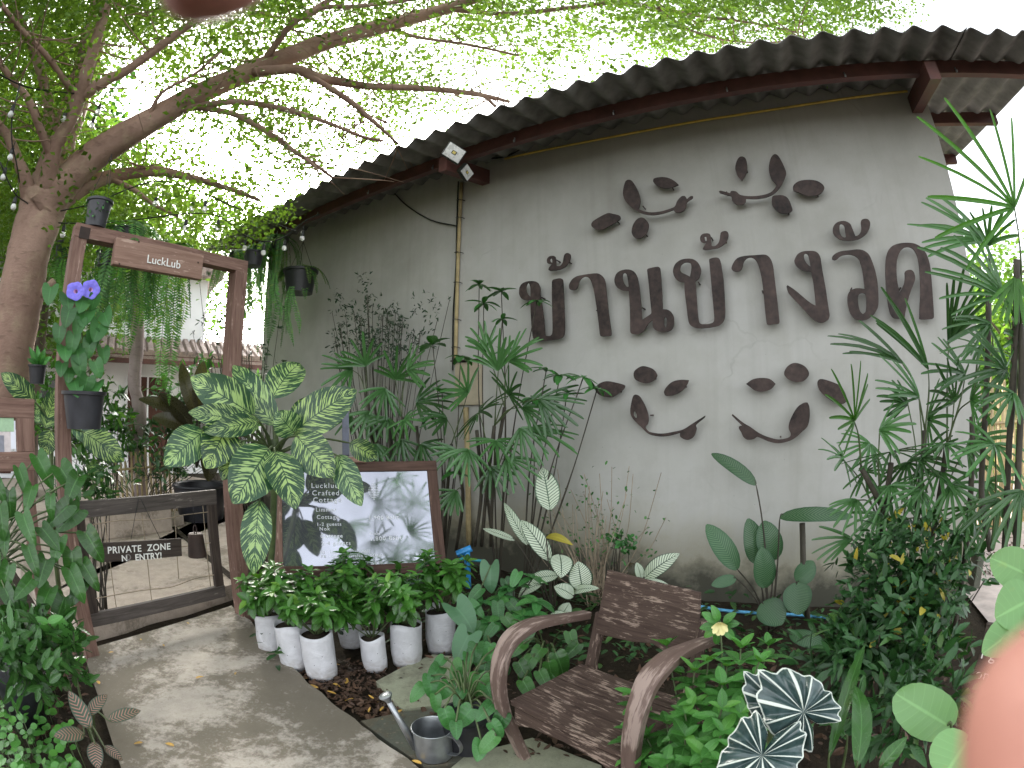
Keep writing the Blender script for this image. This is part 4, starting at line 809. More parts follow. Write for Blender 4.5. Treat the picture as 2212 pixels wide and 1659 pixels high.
# ------------------------------------------------------------------ leafy bushes
def gardenia_bush(stemMB, leafMB, base, H_, spread, nst, Lr=(.055,.085), wr=.42, tiers=4, mi=0, lean=(0,0,0), fill=1.):
    for k in range(nst):
        a = random.uniform(0, 6.283); rr = spread*math.sqrt(random.random()); hh = H_*random.uniform(.6,1.05)*(1-.25*rr/spread)
        tip = base+np.array([math.cos(a)*rr, math.sin(a)*rr, hh])+np.asarray(lean)*random.uniform(.5,1); mid = base*.5+tip*.5+np.array([math.cos(a), math.sin(a), .2])*.02
        pts = crom([base+np.array([math.cos(a), math.sin(a), 0])*.01, mid, tip], 4); stemMB.tube(pts, [.004]*5+[.0025]*4, 5)
        ax = nrm(tip-mid)
        for j in range(tiers):
            t = 1-j*.17; p = pts[-1]*t+mid*(1-t) if t > 0 else mid
            nlf = 4 if j else 5; ph = random.uniform(0, 6.28)
            for q_ in range(nlf):
                if random.random() > fill: continue
                b = ph+6.283*q_/nlf; u = nrm(np.cross(ax, (1,.3,.2))); v_ = np.cross(ax, u)
                el = .42-.32*j+random.uniform(-.3,.3)
                d_ = u*math.cos(b)*math.cos(el)+v_*math.sin(b)*math.cos(el)+ax*math.sin(el); L = random.uniform(*Lr)*(1. if j else .75)
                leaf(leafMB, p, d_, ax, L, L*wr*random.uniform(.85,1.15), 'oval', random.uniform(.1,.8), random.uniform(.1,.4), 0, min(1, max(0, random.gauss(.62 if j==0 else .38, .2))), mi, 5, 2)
BAGS = [((588,1405),.088,.27,'half hidden white grow bag of gardenia farthest left beside the path',.42),((640,1437),.094,.29,'white grow bag of gardenia showing dark soil at its rim, second from the left',.48),((697,1458),.095,.29,'white grow bag of gardenia nearest the camera with leaves hanging over its side',.36),
 ((812,1443),.074,.23,'small narrow white grow bag mostly covered by gardenia leaves, in the middle of its row',.40),((880,1430),.094,.28,'white grow bag of gardenia with a crumpled stained foot next to the pale slab',.50),((953,1403),.094,.29,'upright white grow bag of gardenia behind the grey heart shaped leaves',.50),((760,1392),.08,.26,'white grow bag of gardenia hidden in the back of its row below the board',.52)]
for (x, y), R_, Hb, lab, Hp in BAGS:
    b = G(x, y, .015); g_ = thing('potted_gardenia', lab, 'potted plant', b, 'gardenias in white grow bags')
    mb = MB(); n_ = 40; V=[]; rows = 9; sx, sy = random.uniform(-.1,.1), random.uniform(-.1,.1)
    for j in range(rows+1):
        t = j/rows; z = Hb*t
        for k in range(n_):
            a = 6.283*k/n_; r = R_*(.92+.09*math.sin(min(1,t*2.2)*1.57))*(1+.025*math.sin(a*3+sx*40)+.022*math.sin(a*5+t*7)*(1 if t<.5 else .4)+.010*math.sin(a*9-t*15)*(1-t))
            V.append(b+[math.cos(a)*r+sx*z*.3, math.sin(a)*r+sy*z*.3, z+(.012*math.sin(a*2+sx*50)+.003*math.sin(a*3+sy*60) if j==rows else 0)])
    inner = [b+[(v_-b)[0]*.965, (v_-b)[1]*.965, (v_-b)[2]-.001] for v_ in V[-n_:]]; low = [v_-[0,0,.06] for v_ in inner]
    V2 = V+inner+low; m = rows+2
    mb.add(V2, [(j*n_+k, j*n_+(k+1)%n_, (j+1)*n_+(k+1)%n_, (j+1)*n_+k) for j in range(m) for k in range(n_)]+[tuple(range(n_-1,-1,-1))])
    bag = mb.build('grow_bag', M['white_bag'], g_)
    mb = MB()
    for k in range(12):
        a = 6.283*k/12; z = Hb*(.4 if k%2 else .6); r = R_*1.035
        p = b+[math.cos(a)*r, math.sin(a)*r, z]; nn = np.array([math.cos(a), math.sin(a), 0])
        mb.lathe(p, [(.0026,0),(0,.0005)], 6, 0, nn)
    tag(mb.build('drain_holes', M['cable'], bag), kind='stuff')
    mb = MB(); mb.lathe(b+[sx*Hb*.3, sy*Hb*.3, Hb-.03], [(R_*.97,0),(R_*.6,.012),(0,.018)], 18); mb.build('potting_soil', M['soil'], g_)
    sm, lm = MB(), MB(); gardenia_bush(sm, lm, b+[sx*.06, sy*.06, Hb-.02], Hp-.085, .20, 14, (.072,.108), .52, 4)
    sm.build('stems', M['stem'], g_); lm.build('foliage', LM['gard'], g_)
# bright gardenia in the foreground right
b = np.array([.62,1.18,0]); g_ = thing('gardenia_bush', 'bright glossy gardenia bush growing around the right arm of the armchair', 'shrub', b)
sm, lm = MB(), MB()
for x, y, r in [(1395,1590,1.42),(1440,1560,1.42),(1500,1520,1.40),(1560,1480,1.42),(1600,1400,1.55),(1640,1430,1.45),(1530,1430,1.55),(1480,1590,1.3),(1560,1580,1.25),(1600,1540,1.3),(1520,1630,1.2),(1440,1640,1.25),(1640,1500,1.4),(1590,1620,1.2),(1360,1575,1.45),(1440,1395,1.75),(1370,1500,1.5),(1500,1450,1.5),(1660,1395,1.6),(1570,1440,1.5),(1620,1580,1.3),(1560,1530,1.3),(1480,1540,1.36)]:
    tip = HD(x, y, r); b0 = b+np.array([random.uniform(-.08,.08), random.uniform(-.05,.15), 0]); mid = b0*.45+tip*.55+[0,0,.03]
    pts = crom([b0, mid, tip], 4); sm.tube(pts, [.005]*5+[.003]*4, 5); ax = nrm(tip-mid+ZV*.15)
    for j in range(3):
        p = tip-ax*.045*j; ph = random.uniform(0,6.28); nlf = 4+(j==1)
        for q_ in range(nlf):
            bb = ph+6.283*q_/nlf; u = nrm(np.cross(ax, (1,.3,.2))); v_ = np.cross(ax, u); el = .6-.4*j+random.uniform(-.25,.25)
            L = random.uniform(.07,.10)*(.75 if j==0 else 1.)
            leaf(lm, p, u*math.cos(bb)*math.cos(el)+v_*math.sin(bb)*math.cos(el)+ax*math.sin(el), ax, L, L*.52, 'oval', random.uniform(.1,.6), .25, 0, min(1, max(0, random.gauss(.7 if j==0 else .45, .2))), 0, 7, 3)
sm.build('stems', M['stem'], g_); lm.build('foliage', LM['gardbright'], g_)
fl = HD(1556,1350,1.75); fb = thing('gardenia_sprig', 'leafy sprig with one cream gardenia flower beside the chair back', 'flower', HD(1556,1420,1.75)*[1,1,0])
mb = MB(); mb.tube([HD(1565,1480,1.72)*[1,1,.2], HD(1560,1420,1.72), fl], .004, 5); mb.build('stem', M['stem'], fb)
lm = MB()
for dx, dy in ((-40,-30),(-45,5),(42,-5),(-20,-45),(35,-28),(-10,40),(30,30),(-35,25)):
    q_ = HD(1556+dx, 1352+dy, 1.75); leafAB(lm, fl+(q_-fl)*.2, q_, .035, face_up(fl), 'oval', .1)
lm.build('foliage', LM['gardbright'], fb)
mb = MB()
for k in range(7):
    a = 6.283*k/7; right = nrm(np.cross(nrm(fl-CAM), ZV)); d_ = right*math.cos(a)*.8+ZV*math.sin(a)+nrm(CAM-fl)*.6
    leaf(mb, fl+nrm(CAM-fl)*.015, d_, nrm(CAM-fl), .04, .026, 'obov', 1.2, .2)
mb.build('flower', LM['cream'], fb)
# generic mass of leaves filling an ellipsoid, with stems
def mass(name, label, cat, base, blobs, n, Lr, wr, mat, sh='oval', droop=(.1,.8), stems=10, group=None, mat2=None, p2=.1, clump=5, smat=None, top=.5):
    root = thing(name, label, cat, base, group); sm, lm = MB(), MB()
    tot = sum(r[0]*r[1]*r[2] for c, r in blobs)
    tips = []
    for c, r in blobs:
        k = int(n*r[0]*r[1]*r[2]/tot/clump)
        for _ in range(max(k,1)):
            v = RNG.normal(0,1,3); v = v/np.linalg.norm(v)*random.random()**.38; p = np.asarray(c)+v*np.asarray(r); tips.append(p)
            out = nrm(v+ZV*.5)
            for q_ in range(clump):
                d_ = nrm(out*.7+RNG.normal(0,.7,3)); L = random.uniform(*Lr); m2 = mat2 is not None and (random.random() < p2*(1+2*max(0, v[2])))
                leaf(lm, p+RNG.normal(0,.4,3)*Lr[1]*.5, d_, out, L, L*wr*random.uniform(.8,1.2), sh, random.uniform(*droop), random.uniform(.1,.4), 0, min(1, max(0, random.gauss(top, .25))), 1 if m2 else 0, 4, 1)
    for p in random.sample(tips, min(stems, len(tips))):
        b0 = np.asarray(base)+np.array([random.uniform(-.05,.05), random.uniform(-.05,.05), 0]); sm.tube(crom([b0, b0*.5+p*.5+RNG.normal(0,.03,3), p], 4), [.006]*5+[.003]*4, 5)
    sm.build('stems', smat or M['stemdark'], root); lm.build('foliage', [mat, mat2] if mat2 else [mat], root); return root
E_ = lambda x, y, r, rx, ry=None: (HD(x, y, r), (rx, rx, ry or rx))
mass('yellow_tipped_shrub', 'dense dark green shrub with yellow and orange young leaves in front of the right palms', 'shrub', G(1960,1480,.0)*[1,1,0],
     [E_(1960,1190,2.3,.26,.18),E_(2030,1230,2.25,.22,.2),E_(1900,1260,2.2,.22,.22),E_(1970,1320,2.1,.26,.2),E_(1880,1350,2.05,.22,.2),E_(1960,1420,1.95,.24,.15)], 2600, (.035,.07), .42, LM['shrub'], stems=26, mat2=LM['yellow'], p2=.028, top=.4)
mass('narrow_leaved_shrub', 'low dark shrub with narrow leaves drooping towards the camera at lower right', 'shrub', G(1880,1560,.0)*[1,1,0],
     [E_(1850,1400,1.9,.2,.12),E_(1800,1440,1.85,.14,.1),E_(1930,1470,1.75,.16,.1),E_(2010,1440,1.8,.16,.12),E_(1950,1540,1.45,.16,.08),E_(1880,1560,1.4,.12,.07),E_(2040,1500,1.5,.12,.1)], 760, (.06,.10), .3, LM['shrub'], 'lance', (.3,1.1), 14, top=.5)
mass('wispy_shrub', 'thin grey green shrub with tiny leaves against the left half of the wall', 'shrub', W(830,1120,.3)*[1,1,0],
     [(W(800,690,.3),(.4,.2,.3)),(W(860,740,.3),(.42,.2,.26)),(W(760,740,.3),(.3,.2,.25)),(W(930,660,.3),(.2,.1,.16)),(W(790,610,.3),(.12,.1,.2)),(W(730,650,.3),(.14,.1,.2))], 1500, (.03,.05), .36, LM['fine'], 'lance', (.2,.9), 55, clump=4)
# dry shrub in the middle
b = W(1290,1245,.35)*[1,1,0]+[0,0,.08]; ds = thing('dry_shrub', 'straggly half bare shrub with pale twigs in front of the wall behind the chair', 'shrub', b)
sm, lm = MB(), MB()
for k in range(46):
    x, y = random.gauss(1275,75), random.uniform(1000,1225); e = W(min(max(x,1150),1460), y, random.uniform(.15,.45)); m_ = b*.5+e*.5+RNG.normal(0,.07,3)
    pts = crom([b+RNG.normal(0,.05,3)*[1,1,.2], m_, e], 4); sm.tube(pts, [.005]*4+[.0025]*5, 5)
    for j in range(random.randint(3,8)):
        p = pts[random.randint(5,8)]+RNG.normal(0,.03,3); leaf(lm, p, RNG.normal(0,1,3), ZV, random.uniform(.02,.04), .02, 'round', .3, .2, 0, None, 0, 4, 1)
sm.build('twigs', M['twig'], ds); lm.build('foliage', LM['heart'], ds)
mass('round_leaf_sprig', 'small bright sprig of round leaves hanging at the damp foot of the wall', 'plant', W(1340,1230,.3)*[1,1,0]+[0,0,.1], [(W(1345,1180,.33),(.09,.07,.1)),(W(1325,1165,.33),(.07,.05,.07))], 90, (.03,.045), .85, LM['heart'], 'round', stems=6, clump=3)
# ------------------------------------------------------------------ tall seedlings
def seedling(label, base, heads, loc=WL, Lr=(.12,.17), mat='seed', wr=.36, n=7):
    root = thing('tall_seedling', label, 'plant', base); b = np.asarray(base)
    for x, y, off, sc in heads:
        e = loc(x, y, off); m_ = b*.45+e*.55+np.array([random.uniform(-.06,.06), 0, .05])
        mb = MB(); mb.tube(crom([b, m_, e], 5), [.007]*6+[.0045]*5, 6); mb.build('stem', M['stemdark'], root)
        mb = MB(); ph = random.uniform(0,6.28); ax = nrm(e-m_+ZV*.6)
        for q_ in range(n):
            a = ph+6.283*q_/n; el = random.uniform(-.2,.6); u = nrm(np.cross(ax, (1,.2,.1))); v_ = np.cross(ax, u); L = random.uniform(*Lr)*sc
            leaf(mb, e, u*math.cos(a)*math.cos(el)+v_*math.sin(a)*math.cos(el)+ax*math.sin(el), ax, L, L*wr, 'oval', random.uniform(.4,1.1), .25, 0, None, 0, 7, 2)
        mb.build('leaf_whorl', LM[mat], root)
seedling('lanky seedling with leafy heads standing before the left end of the lettering', W(1075,1190,.4)*[1,1,0], [(1035,615,.35,1),(1083,630,.35,1.1),(1045,655,.4,1),(1160,650,.4,.9),(1085,690,.4,.8),(1090,760,.4,.9)])
seedling('lanky seedling reaching right below the lettering with drooping green leaves', W(1130,1190,.45)*[1,1,0], [(1180,800,.5,1),(1210,812,.5,1.1),(1260,815,.5,1),(1290,840,.5,.9),(1150,860,.5,1),(1225,850,.5,.8)])
seedling('large leaved seedling rising beside the wall pipe', W(950,1150,.5)*[1,1,0], [(935,745,.45,1.3),(995,770,.45,1),(955,850,.5,1.2),(985,1020,.55,1.1),(940,900,.5,1)], n=5, wr=.5)
seedling('broad leaved young shrub right of the potted gardenias', G(1080,1420,.02)*[1,1,0], [(1080,1290,2.9,1),(1130,1330,2.7,1.1),(1060,1345,2.7,1),(1110,1270,2.95,1),(1160,1300,2.8,1),(1150,1250,3.0,.9),(1040,1300,2.85,1)], RL, (.10,.15), 'heart', .5, 6)
# ------------------------------------------------------------------ calatheas
ca = thing('pale_calathea', 'calathea with whitish green ribbed leaves left behind the armchair', 'plant', W(1200,1330,.75)*[1,1,0]); base = np.array([*W(1195,1330,.8)[:2], .05])
traced(ca, [((1188,1101),(1172,1010),50,.55,.5),((1140,1177),(1089,1086),22,.7,.6),((1188,1211),(1126,1124),36,.75,.7),((1112,1167),(1043,1142),15,.7,.7),((1205,1243),(1141,1254),27,.85,.9),((1209,1198),(1212,1248),46,.85,.95),((1259,1275),(1249,1213),46,.85,.8),((1240,1279),(1294,1271),20,.85,.9),((1239,1288),(1197,1267),32,.9,.95),((1212,1331),(1230,1302),28,.95,.9),((1170,1262),(1120,1290),26,.9,.95),((1225,1330),(1180,1345),30,1.0,1.05)],
  LM['cala'], M['stemdark'], WL, base=base, petw=.005, fold=.15)
traced(ca, [((1180,1160),(1238,1178),17,.75,.8)], LM['yellow'], M['stemdark'], WL, base=base, petw=.005)
ca = thing('pale_calathea', 'small white ribbed calathea peeping over the top of the chair back', 'plant', W(1392,1330,.6)*[1,1,0])
traced(ca, [((1392,1249),(1468,1196),36,.6,.55),((1389,1256),(1444,1263),15,.62,.65),((1385,1250),(1375,1215),20,.6,.6)], LM['cala'], M['stemdark'], WL, base=np.array([*W(1385,1330,.6)[:2], .05]), petw=.004, fold=.12)
traced(ca, [((1375,1250),(1362,1215),24,.55,.5)], LM['brownl'], M['stemdark'], WL)
cb = thing('striped_calathea', 'calathea with tall dark green finely striped leaves against the mouldy wall foot', 'plant', W(1650,1360,.45)*[1,1,0]); base = np.array([*W(1660,1375,.5)[:2], .06])
traced(cb, [((1593,1230),(1526,1133),42,.45,.4),((1633,1217),(1616,1120),44,.4,.35),((1673,1210),(1650,1125),50,.4,.35),((1653,1270),(1646,1182),44,.5,.48),((1723,1259),(1757,1212),40,.55,.5),((1720,1258),(1727,1328),56,.6,.7),((1646,1302),(1691,1348),56,.6,.7),((1633,1047),(1537,980),28,.35,.3),((1685,1117),(1843,1117),30,.5,.6),((1590,1249),(1537,1264),24,.5,.55),((1706,1369),(1790,1400),32,.75,.85)],
  LM['calad'], M['stemdark'], WL, base=base, petw=.005, fold=.14, sh='broad', bend=(.03,.12))
mb = MB(); mb.tube([W(1745,1340,.5), W(1735,1240,.5), W(1733,1130,.5)], .02, 8); mb.build('stump', M['stemdark'], cb)
# ------------------------------------------------------------------ dark philodendrons and pothos
def arrow_cluster(label, base, spots, mat, Lpx, wr, loc=RL, name='philodendron', sh='heart', lobe=.22, stem=M['stem'], down=.8, k=.7, cat='plant', petiole=True):
    root = thing(name, label, cat, base); b = np.asarray(base, float)+[0,0,.05]
    for x, y, r in spots:
        A = loc(x, y, r); ang = random.uniform(-.7,.7); L = Lpx*random.uniform(.8,1.2); B = loc(x+math.sin(ang)*L, y+math.cos(ang)*L*down, r-random.uniform(.0,.08))
        mb = MB(); leafAB(mb, A, B, np.linalg.norm(B-A)*wr*random.uniform(.85,1.15), face_up(A, k), sh, random.uniform(.05,.15), .22, lobe, nl=9, nw=3); mb.build('leaf', mat, root)
        if petiole:
            mb = MB(); q_ = (A+b)/2+ZV*.08; mb.tube(crom([b, q_, A], 5), .0045, 5); mb.build('petiole', stem, root)
    return root
pb = HD(20,1420,2.6)*[1,1,0]
arrow_cluster('large glossy philodendron cascading in front of the left post of the gate arch', pb+[0,0,.75], [(80,985,2.75),(40,1010,2.7),(130,1010,2.7),(20,1060,2.5),(70,1050,2.5),(170,1030,2.6),(110,1070,2.5),(50,1110,2.4),(150,1090,2.5),(10,1150,2.4),(90,1140,2.4),(172,1100,2.55),(60,1180,2.35),(130,1160,2.4),(155,1190,2.45),(185,1150,2.5),(20,1220,2.35),(100,1210,2.35),(150,1230,2.4),(180,1250,2.45),(0,1090,2.4),(70,1250,2.3),(40,1280,2.3),(110,1270,2.35),(10,1270,2.3),(178,1215,2.45),(-20,1030,2.5),(-20,1180,2.4),(140,1290,2.4)], LM['phil'], 84, .6, k=.85, lobe=.34)
mb = MB(); p_ = pb; mb.lathe(p_, [(0,0),(.10,0),(.12,.3),(.13,.55),(.12,.55),(.11,.52),(0,.52)], 20); tag(mb.build('tall_planter', M['black_plastic']), 'tall black planter hidden under the cascading philodendron at the left', 'planter')
pp = G(1010,1612,.045)
pot = thing('dark_pot', 'dark round pot standing between the watering can and the armchair', 'pot', pp)
mb = MB(); mb.lathe(pp, [(0,0),(.085,0),(.11,.16),(.118,.17),(.118,.19),(.105,.19),(.1,.165),(0,.16)], 24); mb.build('bowl', M['black_plastic'], pot, sharp=.7)
arrow_cluster('trailing pothos with marbled leaves spilling from the dark pot', pp+[0,0,.17], [(960,1420,2.15),(1010,1410,2.15),(930,1460,2.05),(985,1450,2.05),(1050,1430,2.05),(1030,1390,2.2),(1070,1400,2.1),(940,1500,1.95),(1000,1490,1.95),(1050,1480,1.9),(960,1530,1.8),(915,1480,2.05),(1020,1530,1.8),(1065,1520,1.8),(985,1560,1.75),(1080,1450,1.95),(1060,1560,1.72),(1040,1600,1.7),(1000,1430,2.1),(970,1475,2.0),(1035,1455,1.98),(950,1440,2.1),(1072,1590,1.68),(1090,1540,1.75)], LM['heart'], 50, .72, name='pothos', down=.9, k=.85)
arrow_cluster('grey green arum with large bluish heart leaves right of the grow bags', G(1000,1440,.03), [(985,1312,2.5),(1012,1372,2.35),(1060,1222,3.0)], LM['grey'], 62, .85, name='arum', lobe=.4, down=.9, k=.9)
arrow_cluster('glossy philodendron sprawling between the armchair and the calatheas', G(1180,1440,.03), [(1130,1390,2.25),(1170,1400,2.25),(1150,1420,2.15),(1185,1430,2.1),(1120,1430,2.1),(1200,1410,2.2),(1165,1450,2.0),(1130,1470,1.95),(1180,1460,2.0),(1145,1350,2.5),(1090,1330,2.6),(1230,1365,2.5),(1120,1345,2.5),(1250,1390,2.4)], LM['phil'], 58, .62, k=.8)
arrow_cluster('young philodendron with mid green leaves at the left of the potted arum', G(1040,1410,.03), [(1040,1270,2.9),(1010,1300,2.8),(1075,1300,2.8),(1030,1340,2.6),(1070,1350,2.5),(1100,1300,2.8),(1060,1390,2.3),(1020,1400,2.3),(1090,1250,3.0),(1120,1235,3.0)], LM['heart'], 54, .6)
# bright broad leaves at the right
bl_ = thing('broad_leaf_plant', 'plant with big plain pale green oval leaves at the lower right', 'plant', np.array([1.05,.55,0]))
traced(bl_, [((2055,1572),(1935,1498),88,1.16,1.12),((2095,1592),(2035,1680),112,1.05,.98)], LM['round'], M['stem'], HD, base=np.array([1.05,.6,.3]), petw=.006, sh='round', fold=.12, k=.9, bend=(.02,.06), lobe=.06)
bl_ = thing('broad_leaf_plant', 'plant with pale torn broad leaves leaning in from the right edge', 'plant', np.array([1.55,.5,0]))
traced(bl_, [((2225,1245),(2140,1205),70,1.3,1.3),((2235,1290),(2150,1335),95,1.25,1.2),((2225,1335),(2122,1412),72,1.22,1.15),((2215,1370),(2165,1425),60,1.15,1.12)], LM['round'], M['stem'], HD, base=np.array([1.5,.5,.6]), petw=.007, sh='broad', fold=.15, k=.9, bend=(.02,.08))
# ------------------------------------------------------------------ alocasia
def alo_mat():
    t = NT('white_veined_leaf'); uv = t.sep(t.n('TexCoord', 'UV')); ob = t.n('TexCoord', 'Object')
    k = t.math('ABSOLUTE', t.math('SUBTRACT', t.math('FRACT', uv[0]), .5)); k = t.math('SUBTRACT', .5, k)     # 0 on a vein
    wdt = t.math('ADD', .045, t.math('MULTIPLY', t.math('SUBTRACT', 1., uv[1]), .10))
    v_ = t.math('SUBTRACT', 1., t.math('DIVIDE', k, wdt), clamp=True); v_ = t.ramp(v_, [(.0, 0), (.3, 1)])
    e = t.ramp(uv[1], [(.955, 0), (.972, 1)]); f = t.math('MAXIMUM', v_, e)
    c = t.mix(f, t.ramp(t.noise(ob, 40, 3), [(.3, (.012,.035,.03)), (.7, (.05,.085,.085))]), (.56,.61,.54))
    tmp = t.bsdf(c, .22, 0, t.bump(v_, .6, .006), .7); return t.done(tmp)
LM['alo'] = alo_mat()
def alocasia_leaf(C_, tipd, nh, L, wide=1.):
    """C_: petiole joint, tipd: direction of the point, nh: upper face direction"""
    tipd = nrm(tipd); nh = nrm(np.asarray(nh)-tipd*(np.asarray(nh)@tipd)); s = np.cross(tipd, nh); mb = MB()
    key = [(-180,.10),(-170,.45),(-152,.80),(-130,.72),(-100,.60),(-65,.64),(-35,.80),(-14,1.02),(0,1.25)]
    n_ = 96; R_ = 8; V=[]; UV=[]
    for j in range(R_+1):
        f = j/R_
        for i in range(n_+1):
            th = -180+360*i/n_; a = -abs(th)
            for (a0, r0), (a1, r1) in zip(key[:-1], key[1:]):
                if a0 <= a <= a1: q_ = (a-a0)/(a1-a0); q_ = q_*q_*(3-2*q_); r = r0+(r1-r0)*q_; break
            vn_ = (th+9*math.sin(th*.045)+4*math.sin(th*.13))/360*11
            sc = .5-abs((vn_ % 1)-.5)
            r *= 1-.10*(1-math.cos(sc*6.283))*.5*(abs(th) < 165)
            x = r*f*L; dz = L*(.11*math.sin(f*3.14)*(1-2*sc)*(1+.5*math.sin(th*.07))-.16*f*f+.03*math.cos(vn_*6.283)*f)
            V.append(np.asarray(C_)+(tipd*math.cos(math.radians(th))+s*math.sin(math.radians(th))*wide)*x+nh*dz); UV.append((vn_, f))
    m = n_+1; mb.add(V, [(j*m+i, j*m+i+1, (j+1)*m+i+1, (j+1)*m+i) for j in range(R_) for i in range(n_)], UV, 0)
    return mb
al = thing('alocasia', 'alocasia with dark arrow leaves boldly veined in white at the lower right of the chair', 'plant', np.array([.62,.78,0]))
rt_ = lambda p: nrm(np.cross(nrm(np.asarray(p)-CAM), ZV))
for (x, y), r, (dx, dy), L, wd in (((1646,1632),.92,(-.15,1.),.135,1.1),((1736,1538),1.02,(-.8,-.55),.12,1.1),((1672,1520),1.08,(-.6,-.5),.09,1.)):
    c = HD(x, y, r); to = nrm(CAM-c); right = rt_(c); up = np.cross(right, -to)
    alocasia_leaf(c, right*dx-up*dy+to*.1, to*.85+ZV*.3, L, wd).build('leaf', LM['alo'], al)
    mb = MB(); b0 = np.array([.64,.8,.02]); mb.tube(crom([b0, b0*.4+c*.6+[0,0,-.05], c-to*.004], 5), .006, 6); mb.build('petiole', M['stem'], al)
# serrated and strap leaves low at the right
sf = thing('strap_leaf_plant', 'deep green plant with long toothed strap leaves in the lower right shade', 'plant', np.array([.95,.95,0]))
traced(sf, [((1790,1640),(1870,1390),26,1.15,1.5),((1850,1659),(1845,1480),40,1.05,1.25),((1700,1640),(1760,1560),22,1.15,1.2),((1830,1600),(1740,1500),18,1.2,1.35),((1900,1659),(1960,1590),30,1.05,1.1)], LM['phil'], M['stem'], HD, base=np.array([.95,.95,.02]), sh='lance', petw=.004)
# ------------------------------------------------------------------ lower left corner
mb = MB(); sm = MB()
for k in range(420):
    x, y = random.uniform(-60,165), random.uniform(1450,1700)
    if x > 120 and y < 1560: continue
    g0 = G(x, y, random.uniform(.06,.2)+.04*math.sin(x*.05))
    L = random.uniform(.03,.05); a = random.uniform(0,6.28)
    c = g0
    leaf(mb, c, (math.cos(a), math.sin(a), .15), ZV*1.+np.array([random.uniform(-.4,.4), -.5+random.uniform(-.3,.3), 0]), L, L*.95, 'round', .2, .12, 0, None, 0, 5, 2)
    if k % 3 == 0: sm.tube([c*[1,1,0], c], .0025, 4)
gc = mb.build('ground_cover', LM['cover']); tag(gc, 'bright green round leaved ground cover in the lower left corner', 'ground cover', kind='stuff')
sm.build('ground_cover_stems', M['stem'], gc)
rc = thing('red_calathea', 'calathea with pink ribbed leaves leaning over the left edge of the path', 'plant', G(205,1600,.0)); base = G(205,1600,.03)
traced(rc, [((195,1573),(149,1493),32,1.72,1.8),((182,1586),(116,1591),30,1.7,1.68),((234,1556),(304,1535),24,1.7,1.72),((204,1603),(212,1662),30,1.66,1.6),((225,1612),(265,1643),20,1.66,1.62),((190,1545),(232,1500),24,1.75,1.8)], LM['red'], M['stem'], HD, base=base, petw=.0035, fold=.2)
zz = thing('glossy_leaf_plant', 'plant with paired glossy oval leaves along one arching stem left of the gate', 'plant', G(150,1450,.0))
st = [HD(150,1445,2.2)*[1,1,.2], HD(150,1405,2.2), HD(125,1370,2.15), HD(104,1345,2.1)]
mb = MB(); mb.tube(crom(st, 5), .006, 6); mb.build('stem', M['stem'], zz); lm = MB(); cr_ = crom(st, 5)
for i in range(4, len(cr_)):
    for sgn in (-1, 1):
        d_ = rt_(cr_[i])*sgn+ZV*.5+nrm(CAM-cr_[i])*.2; leaf(lm, cr_[i], d_, nrm(CAM-cr_[i])+ZV*.4, .075, .036, 'oval', .4, .2, 0, .8, 0, 7, 3)
lm.build('foliage', LM['gardbright'], zz)
mass('leafy_border_plant', 'dark mixed leafy growth along the left border below the philodendron', 'plant', G(90,1470,.0)*[1,1,0], [E_(60,1360,2.2,.2,.1),E_(130,1400,2.2,.12,.1),E_(20,1390,2.1,.2,.1),E_(150,1460,2.05,.09,.07),E_(70,1440,2.0,.16,.09),E_(120,1425,2.05,.1,.08)], 560, (.05,.09), .42, LM['phil'], 'oval', stems=20, top=.5)
# ------------------------------------------------------------------ leaf litter and understorey
mb = MB()
def scat(n, poly, lo, hi, mi, z=.05):
    for _ in range(n):
        x, y = poly(); g0 = G(x, y, z); a = random.uniform(0,6.28); L = random.uniform(lo, hi)
        leaf(mb, g0+[0,0,random.uniform(.004,.02)], (math.cos(a), math.sin(a), random.uniform(-.1,.35)), ZV+RNG.normal(0,.35,3), L, L*random.uniform(.35,.6), 'oval', random.uniform(-.8,1.2), random.uniform(.0,.6), 0, None, mi, 4, 1)
def tri():
    while True:
        x, y = random.uniform(600,880), random.uniform(1420,1560)
        if y < 1420+ (x-600)*.62+20 and y > 1405+(x-640)*.22: return x, y
scat(900, tri, .02, .05, 0, .012); scat(22, tri, .03, .055, 1, .02)
scat(700, lambda: (random.uniform(900,1700), random.uniform(1330,1640)), .03, .06, 0, .03)
scat(400, lambda: (random.uniform(1700,2150), random.uniform(1350,1640)), .03, .06, 0, .03)
scat(300, lambda: (random.uniform(0,180), random.uniform(1400,1600)), .03, .06, 0, .02)
scat(160, lambda: (random.uniform(2090,2210), random.uniform(1130,1250)), .05, .09, 0, .11)
tag(mb.build('leaf_litter', [LM['litter'], LM['litter_y']]), 'brown fallen leaves lying on the dark soil around the plants', 'leaf litter', kind='stuff')
for i, (x, y, l) in enumerate(((423,1465,.05),(376,1612,.055),(308,1604,.045),(352,1392,.03),(235,1410,.035),(215,1478,.05),(510,1452,.03),(910,1650,.05),(305,1383,.03),(403,1345,.03))):
    g0 = G(x, y, .056); m1 = MB(); a = random.uniform(0,6.28); leaf(m1, g0, (math.cos(a), math.sin(a), .12), ZV, l, l*.45, 'oval', .3, .3, 0, .5, 0, 6, 2)
    tag(m1.build('fallen_leaf', LM['litter_y']), 'small yellow fallen leaf lying flat on the stained concrete path', 'fallen leaf', 'yellow leaves fallen on the path')
mb = MB()
